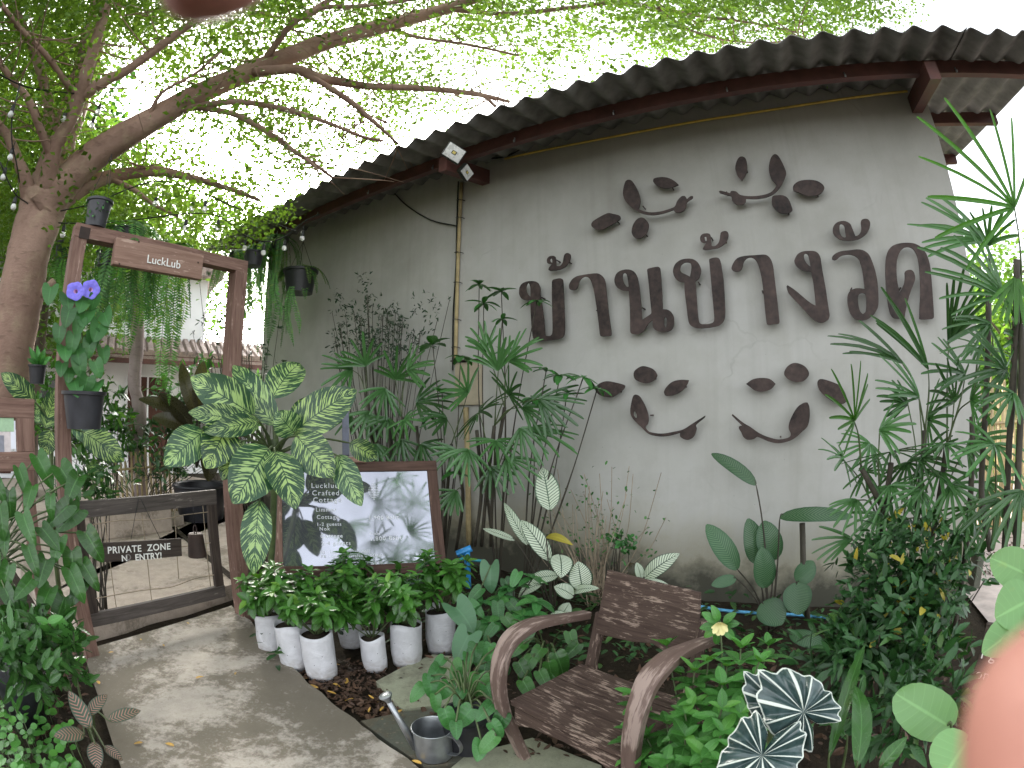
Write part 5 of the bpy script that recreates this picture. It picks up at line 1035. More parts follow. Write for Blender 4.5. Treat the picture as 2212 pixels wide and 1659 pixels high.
for k in range(1500):
    x, y = random.uniform(560,2050), random.uniform(1225,1460)
    if 620 < x < 980 and y > 1400: continue
    g0 = G(x, y, .05); c = g0+[0,0,random.uniform(.02,.16)]
    if c@nv > WD-.08: continue
    a = random.uniform(0,6.28); L = random.uniform(.05,.10)
    leaf(mb, c, (math.cos(a), math.sin(a), random.uniform(.1,.9)), ZV+RNG.normal(0,.3,3), L, L*.4, 'oval', random.uniform(.3,1.1), .25, 0, None, 0, 4, 1)
tag(mb.build('understorey', LM['shrub']), 'low dark leafy undergrowth covering the bed along the wall', 'undergrowth', kind='stuff')
# ================================================================== TREES
def bark(name, a, b, c=None):
    t = NT(name); v = t.coord(); n1 = t.noise(v, 3, 6, .6); n2 = t.noise(v, 40, 4, .6); n3 = t.noise(t.n('Mapping', Vector=v, Scale=(6, 6, 22)), 1.5, 4)
    col = t.ramp(n1, [(.3, a), (.7, b)]); col = t.mix(t.ramp(n3, [(.58, 0), (.7, .45)]), col, [q*.5 for q in a])
    if c: col = t.mix(t.ramp(t.noise(v, 5, 4, .6), [(.52, 0), (.66, .55)]), col, c)
    return t.done(t.bsdf(col, .85, 0, t.bump(t.math('ADD', n2, n3), .5, .012), .2))
M['bark'] = bark('smooth_brown_bark', (.20,.125,.095), (.37,.25,.195), (.36,.28,.19))
M['bark_bg'] = bark('grey_bark', (.10,.075,.06), (.19,.15,.12))
def leafcloud(name, C_, n_each, spread, L, mat, parent, flat=.3, wr=.6, group_var=.25, up=.75):
    """many small folded leaves: n_each leaves round every centre in C_"""
    C_ = np.asarray(C_); K = len(C_); N = K*n_each
    c = np.repeat(C_, n_each, 0)+RNG.normal(0, 1, (N, 3))*np.array([spread, spread, spread*flat])
    d_ = RNG.normal(0, 1, (N, 3)); d_[:,2] = d_[:,2]*.45-.15; d_ /= np.linalg.norm(d_, axis=1)[:,None]
    u = RNG.normal(0, .6, (N, 3)); u[:,2] += up*1.4; s = np.cross(d_, u); s /= np.linalg.norm(s, axis=1)[:,None]+1e-9; u = np.cross(s, d_)
    l = RNG.uniform(.7, 1.25, (N, 1))*L; w_ = l*wr*.5
    A = c-d_*l*.5; B = c+d_*l*.5; m_ = c+d_*l*.04
    Lf = m_+s*w_+u*w_*.3; Rt = m_-s*w_+u*w_*.3
    V = np.stack([A, Rt, B, Lf], 1).reshape(-1, 3)
    me = bpy.data.meshes.new(name); me.vertices.add(4*N); me.vertices.foreach_set('co', V.astype('f').ravel())
    b = np.arange(N)*4; F_ = np.stack([b, b+1, b+2, b, b+2, b+3], 1).ravel()
    me.loops.add(6*N); me.loops.foreach_set('vertex_index', F_.astype('i')); me.polygons.add(2*N)
    me.polygons.foreach_set('loop_start', (np.arange(2*N)*3).astype('i')); me.update(calc_edges=True)
    uv = np.tile(np.array([[.5,0],[1,.5],[.5,1],[.5,0],[.5,1],[0,.5]], 'f'), (N,1)); me.uv_layers.new(name='UVMap').data.foreach_set('uv', uv.ravel())
    r = np.repeat(RNG.normal(.45, group_var, K), n_each)+RNG.normal(0, .15, N); r = np.clip(r, 0, 1)
    me.attributes.new('rnd', 'FLOAT', 'FACE').data.foreach_set('value', np.repeat(r, 2).astype('f'))
    me.materials.append(mat); me.validate(); o = bpy.data.objects.new(name, me); COL.objects.link(o)
    o.parent = parent; o.matrix_parent_inverse = Matrix.Translation(-Vector(world_loc(parent))); return o
tb = HD(5,880,4.35)*[1,1,0]+[0,0,.05]
tree = thing('shade_tree', 'large spreading shade tree whose brown trunk forks behind the gate arch', 'tree', tb)
def SL3(x, y, r): return CAM+ray(x, y)*r          # slant distance
BR = [  # x, y, slant distance, thickness in picture units
 [(5,905,4.5,104),(20,760,4.35,98),(45,640,4.3,92),(62,545,4.3,86),(85,470,4.4,92),(100,425,4.45,100)],
 [(85,450,4.4,90),(150,385,4.4,62),(205,335,4.4,50),(330,258,4.4,40),(430,203,4.5,36),(545,153,4.6,34),(640,115,4.7,31),(700,92,4.8,29),(830,56,5.0,24),(960,20,5.2,20),(1060,-15,5.4,14)],
 [(85,450,4.45,76),(112,370,4.7,56),(135,300,4.9,50),(160,230,5.1,46),(185,150,5.4,42),(205,70,5.7,38),(222,-10,6,34),(240,-80,6.3,28)],
 [(100,420,4.35,40),(115,330,4.3,26),(150,262,4.3,24),(170,210,4.3,25),(198,120,4.35,19),(222,40,4.4,17),(236,-20,4.5,15)],
 [(170,215,4.3,20),(227,176,4.3,17),(277,150,4.3,15),(350,97,4.35,14),(427,43,4.4,12),(535,-5,4.5,10),(620,-40,4.6,7)],
 [(95,460,4.4,50),(135,432,4.45,34),(173,408,4.5,28),(233,383,4.6,22),(333,370,4.7,17),(410,383,4.8,12),(480,403,4.9,9),(560,432,5,6)],
 [(112,340,4.3,16),(95,300,4.25,13),(70,235,4.2,12),(55,205,4.2,11),(33,180,4.2,10),(0,138,4.2,9),(-40,100,4.2,7)],
 [(165,205,4.3,13),(130,160,4.25,10),(98,117,4.2,9),(50,67,4.2,8),(0,6,4.2,7)],
 [(70,450,4.4,34),(52,380,4.4,22),(38,345,4.4,18),(20,300,4.4,15),(0,272,4.4,12),(-40,220,4.4,10)],
 [(105,300,4.9,22),(105,225,5.0,18),(80,130,5.2,15),(55,70,5.3,13),(25,0,5.5,11)],
 [(545,155,4.55,18),(590,152,4.5,17),(640,150,4.5,16),(693,168,4.5,15),(752,180,4.6,14),(812,187,4.6,12),(931,192,4.8,10),(1043,206,5.0,8),(1100,220,5.1,5)],
 [(931,192,4.8,9),(990,198,4.9,8),(1040,205,5,7),(1071,231,5.0,5)],
 [(640,152,4.5,11),(693,178,4.45,10),(763,224,4.4,10),(790,248,4.4,8),(815,270,4.4,7),(861,312,4.5,4)],
 [(385,240,4.4,12),(480,222,4.4,11),(553,224,4.4,10),(647,245,4.5,9),(720,270,4.5,7),(784,296,4.6,6),(830,305,4.6,4)],
 [(430,232,4.4,11),(500,245,4.4,10),(553,270,4.4,10),(605,304,4.4,9),(640,330,4.4,8),(680,355,4.5,7),(718,384,4.5,5)],
 [(658,342,4.4,6),(680,360,4.4,5),(690,380,4.4,3)],
 [(560,148,4.6,13),(600,90,4.6,12),(633,49,4.6,11),(693,12,4.7,10),(760,-30,4.8,8)],
 [(655,45,4.6,9),(700,16,4.6,9),(763,14,4.7,8),(868,2,4.8,7),(960,-20,5,6)],
 [(320,255,4.35,9),(350,200,4.3,6),(420,160,4.3,5),(480,110,4.3,4)],
 [(960,20,5.2,10),(1100,30,5.3,8),(1250,15,5.4,8),(1327,6,5.4,8),(1415,16,5.5,7),(1507,34,5.6,6),(1627,50,5.8,4),(1720,70,5.9,3)],
 [(1415,16,5.5,5),(1480,60,5.4,4),(1560,85,5.2,4),(1640,92,5,3),(1720,90,4.8,3),(1770,110,4.7,2.5),(1805,145,4.6,2)],
 [(830,56,5,9),(900,80,5,6),(1000,95,5.1,5),(1120,120,5.2,4)],
 [(20,760,4.35,26),(-20,700,4.3,24),(-60,640,4.3,22)],
 [(75,640,4.25,22),(98,625,4.2,14),(116,608,4.15,12)],
 [(233,383,4.6,9),(290,410,4.5,8),(330,440,4.5,6),(385,468,4.5,4)],
]
tm = MB()
for B in BR:
    pts = [SL3(x, y, r) for x, y, r, w_ in B]; rad = [max(.004, w_*(1.28 if w_ < 62 else 1.08)/2/F*r) for x, y, r, w_ in B]
    P4 = crom([np.array([*p, q_]) for p, q_ in zip(pts, rad)], 4)
    tm.tube([p[:3] for p in P4], [max(.003, p[3])*random.uniform(.97,1.03) for p in P4], 12 if rad[0] > .04 else 7)
tips = []
for B in BR[1:22]:                       # side twigs
    pts = crom([SL3(x, y, r) for x, y, r, w_ in B], 6)
    for i in range(len(pts)//3, len(pts), 2):
        a = random.uniform(0, 6.28); e = pts[i]+np.array([math.cos(a), math.sin(a), random.uniform(-.1,.35)])*random.uniform(.3,.9)
        m_ = (pts[i]+e)/2+RNG.normal(0,.05,3); cr__ = crom([pts[i], m_, e], 4); tm.tube(cr__, [.006]*5+[.003]*4, 5); tips += [cr__[4], cr__[6], cr__[8]]
tk = tm.build('trunk', M['bark'], tree)
ys_ = [-250,0,100,200,300,400,500,570]; xs_ = np.arange(-200,2201,200)
dm = np.array([[.5,.6,.6,.6,.5,.5,.5,.5,.4,.3,.2,0,0],[1,1,1,.85,.8,.62,.5,.6,.75,.9,.75,.05,0],[1,1,.9,.55,.65,.42,.3,.32,.5,.6,.5,0,0],[1,1,.75,.2,.68,.5,.32,.27,.25,.2,.05,0,0],
               [1,1,.5,.3,.65,.5,.3,.1,0,0,0,0,0],[1,.9,.75,.6,.5,.3,.05,0,0,0,0,0,0],[.8,.7,.7,.65,.4,0,0,0,0,0,0,0,0],[.2,.2,.2,.2,.1,0,0,0,0,0,0,0,0]])
def dens(x, y):
    i = min(max(np.searchsorted(ys_, y)-1, 0), len(ys_)-2); fy = min(max((y-ys_[i])/(ys_[i+1]-ys_[i]), 0), 1)
    r = dm[i]*(1-fy)+dm[i+1]*fy; return float(np.interp(x, xs_, r))
cen = []
RL_ = [(440,560),(470,530),(667,405),(890,290),(1130,205),(1500,120),(1780,92),(2200,70)]
while len(cen) < 3100:
    x, y = random.uniform(-200,1980), random.uniform(-260,565); ppx = dens(x, y)
    hole = math.hypot((x-262)/85, (y-225)/95) < 1 or math.hypot((x-490)/42, (y-345)/42) < 1 or math.hypot((x-600)/55, (y-425)/28) < 1 or (x > 600 and math.sin(x*.021+2)*math.sin(y*.03+x*.006) > .55)
    if x > 560 and y > np.interp(x, *zip(*RL_))-12: continue
    if random.random() > ppx or (hole and random.random() < .985): continue
    r = random.uniform(4.0, 4.6) if random.random() < .06 else random.uniform(4.75, 8.6)
    cen.append(SL3(x, y, r))
cen = cen+[np.asarray(t_) for t_ in tips if dens(*pix_(t_)) > .2] if 'pix_' in globals() else cen
leafcloud('crown', cen, 48, .17, .056, LM['canopy'], tree, .34, .62)
# drooping spray in front of the roof edge at the right
spc = [SL3(x, y, 4.55) for x, y in ((1700,90),(1725,100),(1745,108),(1760,118),(1775,128),(1790,140),(1803,148),(1812,158),(1650,92),(1600,88))]
leafcloud('spray', spc, 16, .06, .045, LM['canopy'], tree, .8, .6)
leafcloud('spray', [SL3(x, y, 4.4) for x, y in ((600,470),(625,462),(575,478),(640,455),(560,492),(610,480),(545,470),(590,455))], 20, .06, .04, LM['canopy'], tree, .8, .6)
def bgtree(label, base, h, crad, n, L, leafm, group='trees standing behind the garden', name='background_tree', n_each=30, sp=.5, trunk=.12, cz=.62):
    t_ = thing(name, label, 'tree', base, group); b = np.asarray(base, float)
    mb = MB(); top = b+[random.uniform(-.4,.4), random.uniform(-.4,.4), h*.8]; mb.tube(crom([b, b*.5+top*.5+RNG.normal(0,.15,3), top], 5), np.linspace(trunk, trunk*.35, 11), 9)
    for k in range(9):
        s0 = b+(top-b)*random.uniform(.35,.95); a = random.uniform(0,6.28); e = s0+np.array([math.cos(a)*crad[0]*.7, math.sin(a)*crad[0]*.7, random.uniform(.2,.4)*h*.5]); mb.tube(crom([s0, (s0+e)/2+[0,0,-.1], e], 4), np.linspace(trunk*.4, .012, 9), 6)
    mb.build('trunk', M['bark_bg'], t_)
    C_ = []
    for _ in range(n):
        v = RNG.normal(0,1,3); v /= np.linalg.norm(v); v *= random.random()**.4; C_.append(b+np.array([v[0]*crad[0], v[1]*crad[0], h*cz+v[2]*crad[1]]))
    leafcloud('crown', C_, n_each, sp*.6, L, leafm, t_, .6, .6); return t_
LM['bg'] = leafmat('far_tree_leaf', (.06,.15,.022), tip=(.14,.23,.035), rough=.5, trans=.5, var=.4, veins=0, tcol=(.26,.45,.03))
LM['bgdark'] = leafmat('far_dark_leaf', (.035,.10,.03), tip=(.10,.19,.05), rough=.5, trans=.4, var=.4, veins=0)
for x, r, h, cr2, cz_, lab, m_ in ((60,9.0,6.2,(2.2,2.0),.66,'broad light green tree rising behind the left end of the white house',0),(330,17,9.2,(3.4,2.6),.66,'tall yellowish green tree above the middle of the white house roof',0),(-60,12,9,(3,3),.6,'dense green tree at the far left edge behind the house',1)):
    bgtree(lab, HD(x,900,r)*[1,1,0], h*1.1, (cr2[0]*1.1,cr2[1]*1.1), 330, .13 if r < 12 else .19, LM['bgdark' if m_ else 'bg'], n_each=30, sp=.6)
for x, r, h, cr2, cz_, lab in ((2160,11.0,5.2,(2.0,2.2),.5,'airy bright green tree past the right corner of the wall'),(2230,9.0,3.6,(1.5,1.5),.5,'low bushy tree at the right edge behind the tall palm'),(2085,14,5.0,(2.2,2.0),.45,'far bright tree seen just past the wall corner')):
    bgtree(lab, HD(x,900,r)*[1,1,0]+[0,0,.05], h, cr2, 320, .13, LM['bg'], n_each=28, sp=.55, cz=cz_)
# ================================================================== WHITE HOUSE AND COURTYARD
hc = HD(300,900,12.0)*[1,1,0]; hn = nrm(HD(250,900,1)*[1,1,0]-CAM*[1,1,0]); hxv = nrm(np.cross(hn, ZV))      # hn away from camera, hxv to the right
ho = thing('white_house', 'white two storey house with a tiled awning and brown doors behind the garden', 'house', hc)
HP = lambda a, b, z: hc+hxv*a+hn*b+ZV*z
mb = MB(); mb.box(HP(-1.5,2.0,1.5), hxv*5.2, hn*2, ZV*1.5); mb.box(HP(-2.6,2.0,3.75), hxv*4.1, hn*2, ZV*.75); mb.build('wall', M['house_white'], ho, False)
mb = MB()
for k in range(60):
    x = -6.7+10.4*k/59; mb.tube([HP(x,-1.0,2.62), HP(x,.02,3.02)], .095, 6)
mb.box(HP(-1.5,-.49,2.74), hxv*5.25, hn*.52+ZV*.2, ZV*.03); tag(mb.build('awning', M['tile'], ho, False))
mb = MB(); mb.bar(HP(-6.7,-.98,2.50), HP(3.7,-.98,2.50), hn*.03, ZV*.09); mb.build('fascia', M['redbrown'], ho, False)
mb = MB(); rz = 5.05
mb.box(HP(-2.6,2.0,4.62), hxv*4.4, hn*2.4, ZV*.12); mb.build('roof', M['tile'], ho, False)
dw = wood('house_door_wood', (.06,.025,.018), (.13,.055,.04))
for x0, w_, z0, z1, dr in ((-5.6,1.1,.9,2.1,0),(-3.6,1.0,.1,2.15,1),(-1.9,1.3,.8,2.1,0),(.2,.95,.1,2.2,1),(1.8,1.2,.8,2.1,0),(-1.6,.6,3.25,4.2,0),(-4.6,1.1,3.3,4.3,0)):
    mb = MB(); mb.box(HP(x0,-.012,(z0+z1)/2), hxv*w_/2, hn*.01, ZV*(z1-z0)/2); o = mb.build('door' if dr else 'window', dw if dr else M['glass_dark'], ho, False)
    mb = MB(); t_ = .05
    for a, b, zz0, zz1 in ((-w_/2-t_,-w_/2,z0-t_*(1-dr),z1+t_),(w_/2,w_/2+t_,z0-t_*(1-dr),z1+t_),(-w_/2,w_/2,z1,z1+t_),(-.02,.02,z0,z1)):
        mb.box(HP(x0+(a+b)/2,-.03,(zz0+zz1)/2), hxv*(b-a)/2, hn*.03, ZV*(zz1-zz0)/2)
    mb.build('frame', M['house_white'], o, False)
# low concrete bench blocks and back step
for i, (x, y, r, sx, sz_, lab) in enumerate(((225,985,6.2,.75,.28,'low pale concrete ledge below the hanging blue pot'),(330,1040,6.6,.3,.12,'small pale concrete block by the bamboo fence'))):
    c = HD(x, y, r)*[1,1,0]+[0,0,.12+sz_/2]; mb = MB(); mb.box(c, gx*sx, gy*.25, ZV*sz_/2); tag(bevel(mb.build('concrete_ledge', M['concrete_pale'], None, False), .01), lab, 'ledge')
# timber pole
pl = HD(300,1000,7.6)*[1,1,0]+[0,0,.1]; po = thing('timber_pole', 'rough pale timber pole standing in the courtyard behind the gate arch', 'pole', pl)
mb = MB(); pts = crom([pl, HD(302,900,7.6), HD(290,830,7.6), HD(296,750,7.6), HD(297,690,7.6), HD(300,560,7.6)], 4); mb.tube(pts, [.10*random.uniform(.9,1.1) for _ in pts], 12); mb.build('shaft', bark('pale_pole', (.26,.2,.19), (.42,.34,.33)), po)
# bamboo fence
fb_ = HD(325,1010,7.3)*[1,1,0]+[0,0,.12]; bf = thing('bamboo_fence', 'short fence of upright bamboo sticks in the courtyard', 'fence', fb_)
for k in range(14):
    b = fb_+gx*(k*.075-.52)+gy*random.uniform(-.02,.02); mb = MB(); mb.tube([b, b+ZV*random.uniform(.7,.9)+gx*random.uniform(-.02,.02)], .016, 6); mb.build('stick', M['bamboo'], bf)
for z in (.22,.62):
    mb = MB(); mb.tube([fb_-gx*.5+ZV*z-gy*.03, fb_+gx*.45+ZV*(z+.03)-gy*.03], .017, 6); mb.build('rail', M['bamboo'], bf)
c = HD(2115,1100,6.4)*[1,1,0]+[0,0,.1]; bf2 = thing('bamboo_fence', 'tall pale bamboo screen past the right corner of the wall', 'fence', c)
mb = MB(); ex = nrm(np.array([1,-.15,0]))
for k in range(44):
    b = c+ex*(k*.045-.25)+np.array([0, random.uniform(-.02,.02), 0]); mb.tube([b, b+ZV*random.uniform(1.5,1.75)], .019, 6)
mb.build('bamboo_screen', M['bamboo'], bf2); mb = MB()
for z in (.35,1.2): mb.tube([c-ex*.3+ZV*z-[0,.04,0], c+ex*1.8+ZV*z-[0,.04,0]], .02, 6)
mb.build('rails', M['bamboo'], bf2)
# courtyard plants
mass('courtyard_shrub', 'leafy green shrub in front of the timber pole behind the gate', 'shrub', HD(240,1000,7.2)*[1,1,0]+[0,0,.1], [E_(238,905,7.2,.40,.38),E_(260,960,7.2,.42,.3),E_(215,930,7.2,.3,.3)], 420, (.10,.16), .4, LM['gard'], stems=14)
mass('courtyard_shrub', 'dense bush hanging over the top rail of the gate', 'shrub', HD(190,1120,3.75)*[1,1,0]+[0,0,.1], [E_(190,1030,3.7,.26,.16),E_(235,1060,3.7,.18,.12),E_(165,1080,3.65,.18,.12),E_(225,1085,3.6,.12,.1)], 330, (.06,.09), .42, LM['shrub'], stems=14, top=.75)
mass('courtyard_shrub', 'dark potted bush with white blossoms by the bamboo fence', 'shrub', HD(345,1050,7.0)*[1,1,0]+[0,0,.1], [E_(345,1020,7.0,.4,.2),E_(320,970,7.1,.28,.28)], 260, (.07,.11), .4, LM['shrub'], stems=12)
mass('courtyard_shrub', 'twiggy shrub with narrow leaves beside the right post of the gate arch', 'shrub', HD(545,1000,5.4)*[1,1,0]+[0,0,.1], [E_(540,700,5.6,.45,.6),E_(480,660,5.8,.4,.5),E_(560,800,5.4,.3,.5),E_(450,720,6.2,.4,.4)], 300, (.05,.08), .3, LM['fine'], 'lance', stems=40, clump=4)
mass('courtyard_shrub', 'wide leafy shrub in front of the white house at the left', 'shrub', HD(130,1000,6.5)*[1,1,0]+[0,0,.1], [E_(130,900,6.6,.6,.4),E_(90,840,7,.6,.4),E_(190,850,7,.4,.3)], 520, (.09,.14), .42, LM['gard'], stems=16)
bz_ = thing('bronze_plant', 'dark bronze broad leaved plant in the shade left of the right gate post', 'plant', HD(420,1060,6.9)*[1,1,0]+[0,0,.1])
base = HD(425,1010,6.9)
traced(bz_, [((425,900),(392,785),28,6.9,7.0),((430,880),(440,780),30,6.9,6.9),((415,920),(345,850),34,6.8,6.7),((420,930),(330,900),34,6.8,6.7),((435,900),(480,835),34,6.8,6.8),((430,930),(370,960),36,6.7,6.5),((440,940),(490,990),40,6.7,6.6),((425,950),(390,1010),40,6.7,6.5),((410,900),(300,862),28,6.9,6.8),((450,960),(450,1040),40,6.7,6.5)], LM['brownl'], M['stemdark'], HD, base=base, sh='broad')
mb = MB(); b = HD(432,1075,6.9)*[1,1,0]+[0,0,.12]; mb.lathe(b, [(0,0),(.3,0),(.36,.42),(.38,.44),(.37,.46),(.34,.44),(.3,.3),(0,.25)], 24); tag(mb.build('large_black_pot', M['black_plastic'], None, True, .6), 'large black pot holding the bronze leaved plant', 'pot')
# ================================================================== HANGING POTS AND FERNS
def bucket(root, c, r, h, mat='black_plastic', name='pot', taper=.78):
    mb = MB(); mb.lathe(c, [(0,0),(r*taper,0),(r*taper,.006),(r*.95,h*.9),(r*1.05,h*.91),(r*1.06,h),(r*.98,h),(r*.92,h*.9),(r*.72,.02),(0,.02)], 32); return mb.build(name, M[mat], root, True, .6)
def fronds(root, c, specs, mat, pin=.05, name='frond'):
    """specs: (direction, length, droop, pinna length)"""
    for d_, L, dr, pl_ in specs:
        mb = MB(); d_ = nrm(d_); p = np.asarray(c, float).copy(); n_ = int(L/.022); pts = [p.copy()]; side = nrm(np.cross(d_, ZV) if abs(d_[2]) < .95 else np.array([1,0,0])); r0 = random.random()
        for i in range(n_):
            t = i/n_; d_ = nrm(d_-ZV*dr*.06*(1 if d_[2] > -.985 else 0)+RNG.normal(0,.012,3)); p = p+d_*L/n_; pts.append(p.copy())
            w_ = 1.45*pl_*math.sin(math.pi*min(1, (t*.93+.07)))**.5*(1-t*.35); nn = nrm(np.cross(side, d_))
            for sg in (-1, 1):
                ed = nrm(side*sg+d_*.35+nn*random.uniform(-.25,.1)); wd_ = .0145*(.6+.4*w_/pl_)
                q_ = [p, p+ed*w_*.35+d_*wd_*.7, p+ed*w_*random.uniform(.9,1.05)-ZV*w_*.12, p+ed*w_*.35-d_*wd_*.55]
                mb.add(q_, [(0,1,2,3)], [(.5,0),(0,.4),(.5,1),(1,.4)], min(1,max(0,random.gauss(r0,.15))))
        mb.tube(pts[::3]+[pts[-1]], .0022, 4, 0, .1); mb.build(name, mat, root)
def rf(r=1., up=.6): a = random.uniform(0,6.28); return (math.cos(a)*r, math.sin(a)*r, up)
# pot above the lintel
c = GLb+gx*float((GP_(201,515)-GLb)@gx)+ZV*(LH+.09); hp = thing('hanging_pot', 'black plastic pot standing above the left end of the gate arch', 'hanging pot', c); bucket(hp, c, .088, .175)
mb = MB()
for k in range(3): a = k*2.1; mb.tube([c+[math.cos(a)*.08, math.sin(a)*.08, .16], c+[0,0,.5]], .002, 4)
mb.tube([c+[0,0,.5], SL3(196,425,4.3)], .002, 4); mb.build('hanging_wire', M['cable'], hp)
lm = MB()
for k in range(60): a = random.uniform(0,6.28); p = c+[math.cos(a)*.085, math.sin(a)*.085, random.uniform(.02,.2)]; leaf(lm, p, RNG.normal(0,1,3), ZV, .025, .015, 'round', .5, .2, nl=3, nw=1)
lm.build('foliage', LM['heart'], hp)
# big pot with morning glory
c = GP_(181,926,-.13); mg = thing('hanging_pot', 'large blue grey pot of morning glory with two violet trumpet flowers hung from the arch', 'hanging pot', c)
R_ = .135; bucket(mg, c, R_, .205)
hk = GP_(190,588,-.06)
for x, y in ((166,868),(198,868)):
    mb = MB(); mb.tube([GP_(x, y, -.13), GP_(187,640,-.1), hk], .0022, 4); mb.build('hanging_wire', M['galv'], mg)
sm = MB(); vine = crom([c+[0,0,.19], GP_(178,820,-.13), GP_(190,760,-.12), GP_(172,700,-.13), GP_(188,650,-.12), GP_(190,600,-.1)], 6); sm.tube(vine, .004, 5)
for x, y in ((150,700),(215,780),(140,780),(215,680)): sm.tube(crom([vine[random.randint(6,22)], GP_(x, y, -.2)], 3), .0025, 4)
sm.build('vine', M['stem'], mg)
for x, y, L in ((145,655,36),(110,640,40),(180,660,34),(205,655,32),(150,690,40),(130,725,40),(175,710,38),(215,720,40),(225,690,30),(160,745,42),(195,755,40),(140,765,34),(170,795,44),(205,800,36),(222,770,34),(150,812,34),(190,835,42),(160,840,38),(175,855,40),(210,840,30),(135,800,30),(185,690,36),(200,735,36),(165,770,38)):
    A = GP_(x, y-L*.5, -.13-random.uniform(0,.1)); B = GP_(x+random.uniform(-14,14), y+L*.5, -.15-random.uniform(0,.1))
    mb = MB(); leafAB(mb, A, B, np.linalg.norm(B-A)*.92, face_up(A, .85), 'heart', .08, .18, .28, nl=8, nw=3); mb.build('leaf', LM['glory'], mg)
for x, y, dx in ((196,625,.15),(163,629,-.35)):
    p = GP_(x, y, -.2); right = nrm(np.cross(nrm(p-CAM), ZV)); ax = nrm(nrm(CAM-p)*.9+right*dx+ZV*.25); mb = MB(); n_ = 40; V=[]; Rr = .056
    for j, (r, z) in enumerate(((.12,-.6),(.16,-.3),(.24,-.08),(.55,.05),(.85,.08),(1.,.05))):
        for k in range(n_): a = 6.283*k/n_; u = right; v_ = np.cross(ax, right); rr = Rr*r*(1+.06*math.cos(a*5)*(r > .5)); V.append(p+u*math.cos(a)*rr+v_*math.sin(a)*rr+ax*(z+.04*math.sin(a*10)*(r > .8))*Rr)
    for j in range(5): mb.add(V[j*n_:(j+2)*n_], [(k, (k+1)%n_, n_+(k+1)%n_, n_+k) for k in range(n_)], None, 0, 1 if j < 2 else 0)
    mb.build('flower', [LM['flower'], LM['pink']], mg)
# pot strapped on the trunk
c = SL3(80,823,4.05); tp = thing('hanging_pot', 'dark pot of strap leaves fixed to the trunk of the shade tree', 'hanging pot', c); bucket(tp, c-ZV*.02, .075, .13)
traced(tp, [((82,790),(62,748),12,4.05,4.05),((85,790),(98,752),14,4.05,4.0),((80,790),(58,775),12,4.05,4.0),((88,790),(112,770),13,4.05,4.0),((84,790),(80,745),10,4.05,4.1)], LM['seed'], M['stem'], SL3, base=c+[0,0,.1], sh='lance')
# fern baskets
def fernpot(label, c, r, h, specs, pin=.05):
    f = thing('hanging_fern', label, 'hanging fern', c); bucket(f, c, r, h); fronds(f, c+ZV*h, specs, LM['fern']); return f
c = GP_(272,533,.3); fernpot('sword fern in a dark pot hanging behind the name board', c, .11, .12, [(rf(1,.6), random.uniform(.4,.65), 1.8, .045) for _ in range(16)]+[((.3,.2,.5),.75,4,.06),((-.5,.3,.5),.7,4,.055),((.6,-.3,.4),.8,4,.05),((.1,-.4,.5),.85,4.5,.06),((-.3,-.2,.6),.8,4.5,.05)])
c = HD(365,565,4.3); f3 = fernpot('long trailing sword fern hanging below the middle of the arch', c, .09, .12, [((.2,-.2,.3),1.25,5,.075),((-.5,.1,.4),.75,5,.07),((-.8,.1,.3),.8,5,.06),((.5,.2,.4),.6,4,.06),((0,.5,.5),.9,4.5,.06),((.3,.4,.4),.7,4,.05)]+[(rf(1,.7), random.uniform(.3,.5), 2, .045) for _ in range(10)])
c = HD(325,560,4.5); fernpot('pale sword fern hanging to the left of the long trailing fern', c, .09, .12, [(rf(.5,.5), random.uniform(.6,.95), 5, .06) for _ in range(9)])
c = HD(235,590,4.6); fernpot('wispy fern trailing behind the left post of the arch', c, .09, .12, [(rf(.6,.5), random.uniform(.5,.9), 4.5, .05) for _ in range(11)])
c = HD(140,560,4.9); fernpot('dark fern hanging beside the trunk of the shade tree', c, .12, .14, [(rf(.7,.5), random.uniform(.4,.8), 4, .05) for _ in range(16)])
c = W(646,634,.6); fb = fernpot('black basket with ferns hanging in front of the left end of the grey wall', c, .20, .27, [(rf(1,.9), random.uniform(.35,.6), 2.2, .045) for _ in range(15)]+[((-.3,-.5,.4),1.0,5,.05),((-.1,-.6,.4),.85,5,.05),((.5,-.5,.4),.45,5,.05),((-.8,-.2,.5),.8,4,.05),((.7,-.3,.7),.5,3,.045)])
mb = MB(); e = W(655,480,.6)
for k in range(3): a = k*2.1; mb.tube([c+[math.cos(a)*.165, math.sin(a)*.165, .24], c+[0,0,.62]], .003, 4)
mb.tube([c+[0,0,.62], [c[0], c[1], e[2]+.1]], .004, 4); mb.build('hanging_wire', M['cable'], fb)
for x, y, o_, lab in ((560,560,.9,'bushy fern hanging under the left end of the corrugated roof'),(515,575,1.3,'fern with long feathery fronds hanging right of the gate arch'),(600,540,.75,'fern arching out from under the eave above the black basket')):
    c = W(x, y, o_); fernpot(lab, c, .12, .14, [(rf(1,.7), random.uniform(.45,.85), 2.4, .05) for _ in range(20)]+[(rf(.5,.4), random.uniform(.7,1.1), 5, .055) for _ in range(6)])
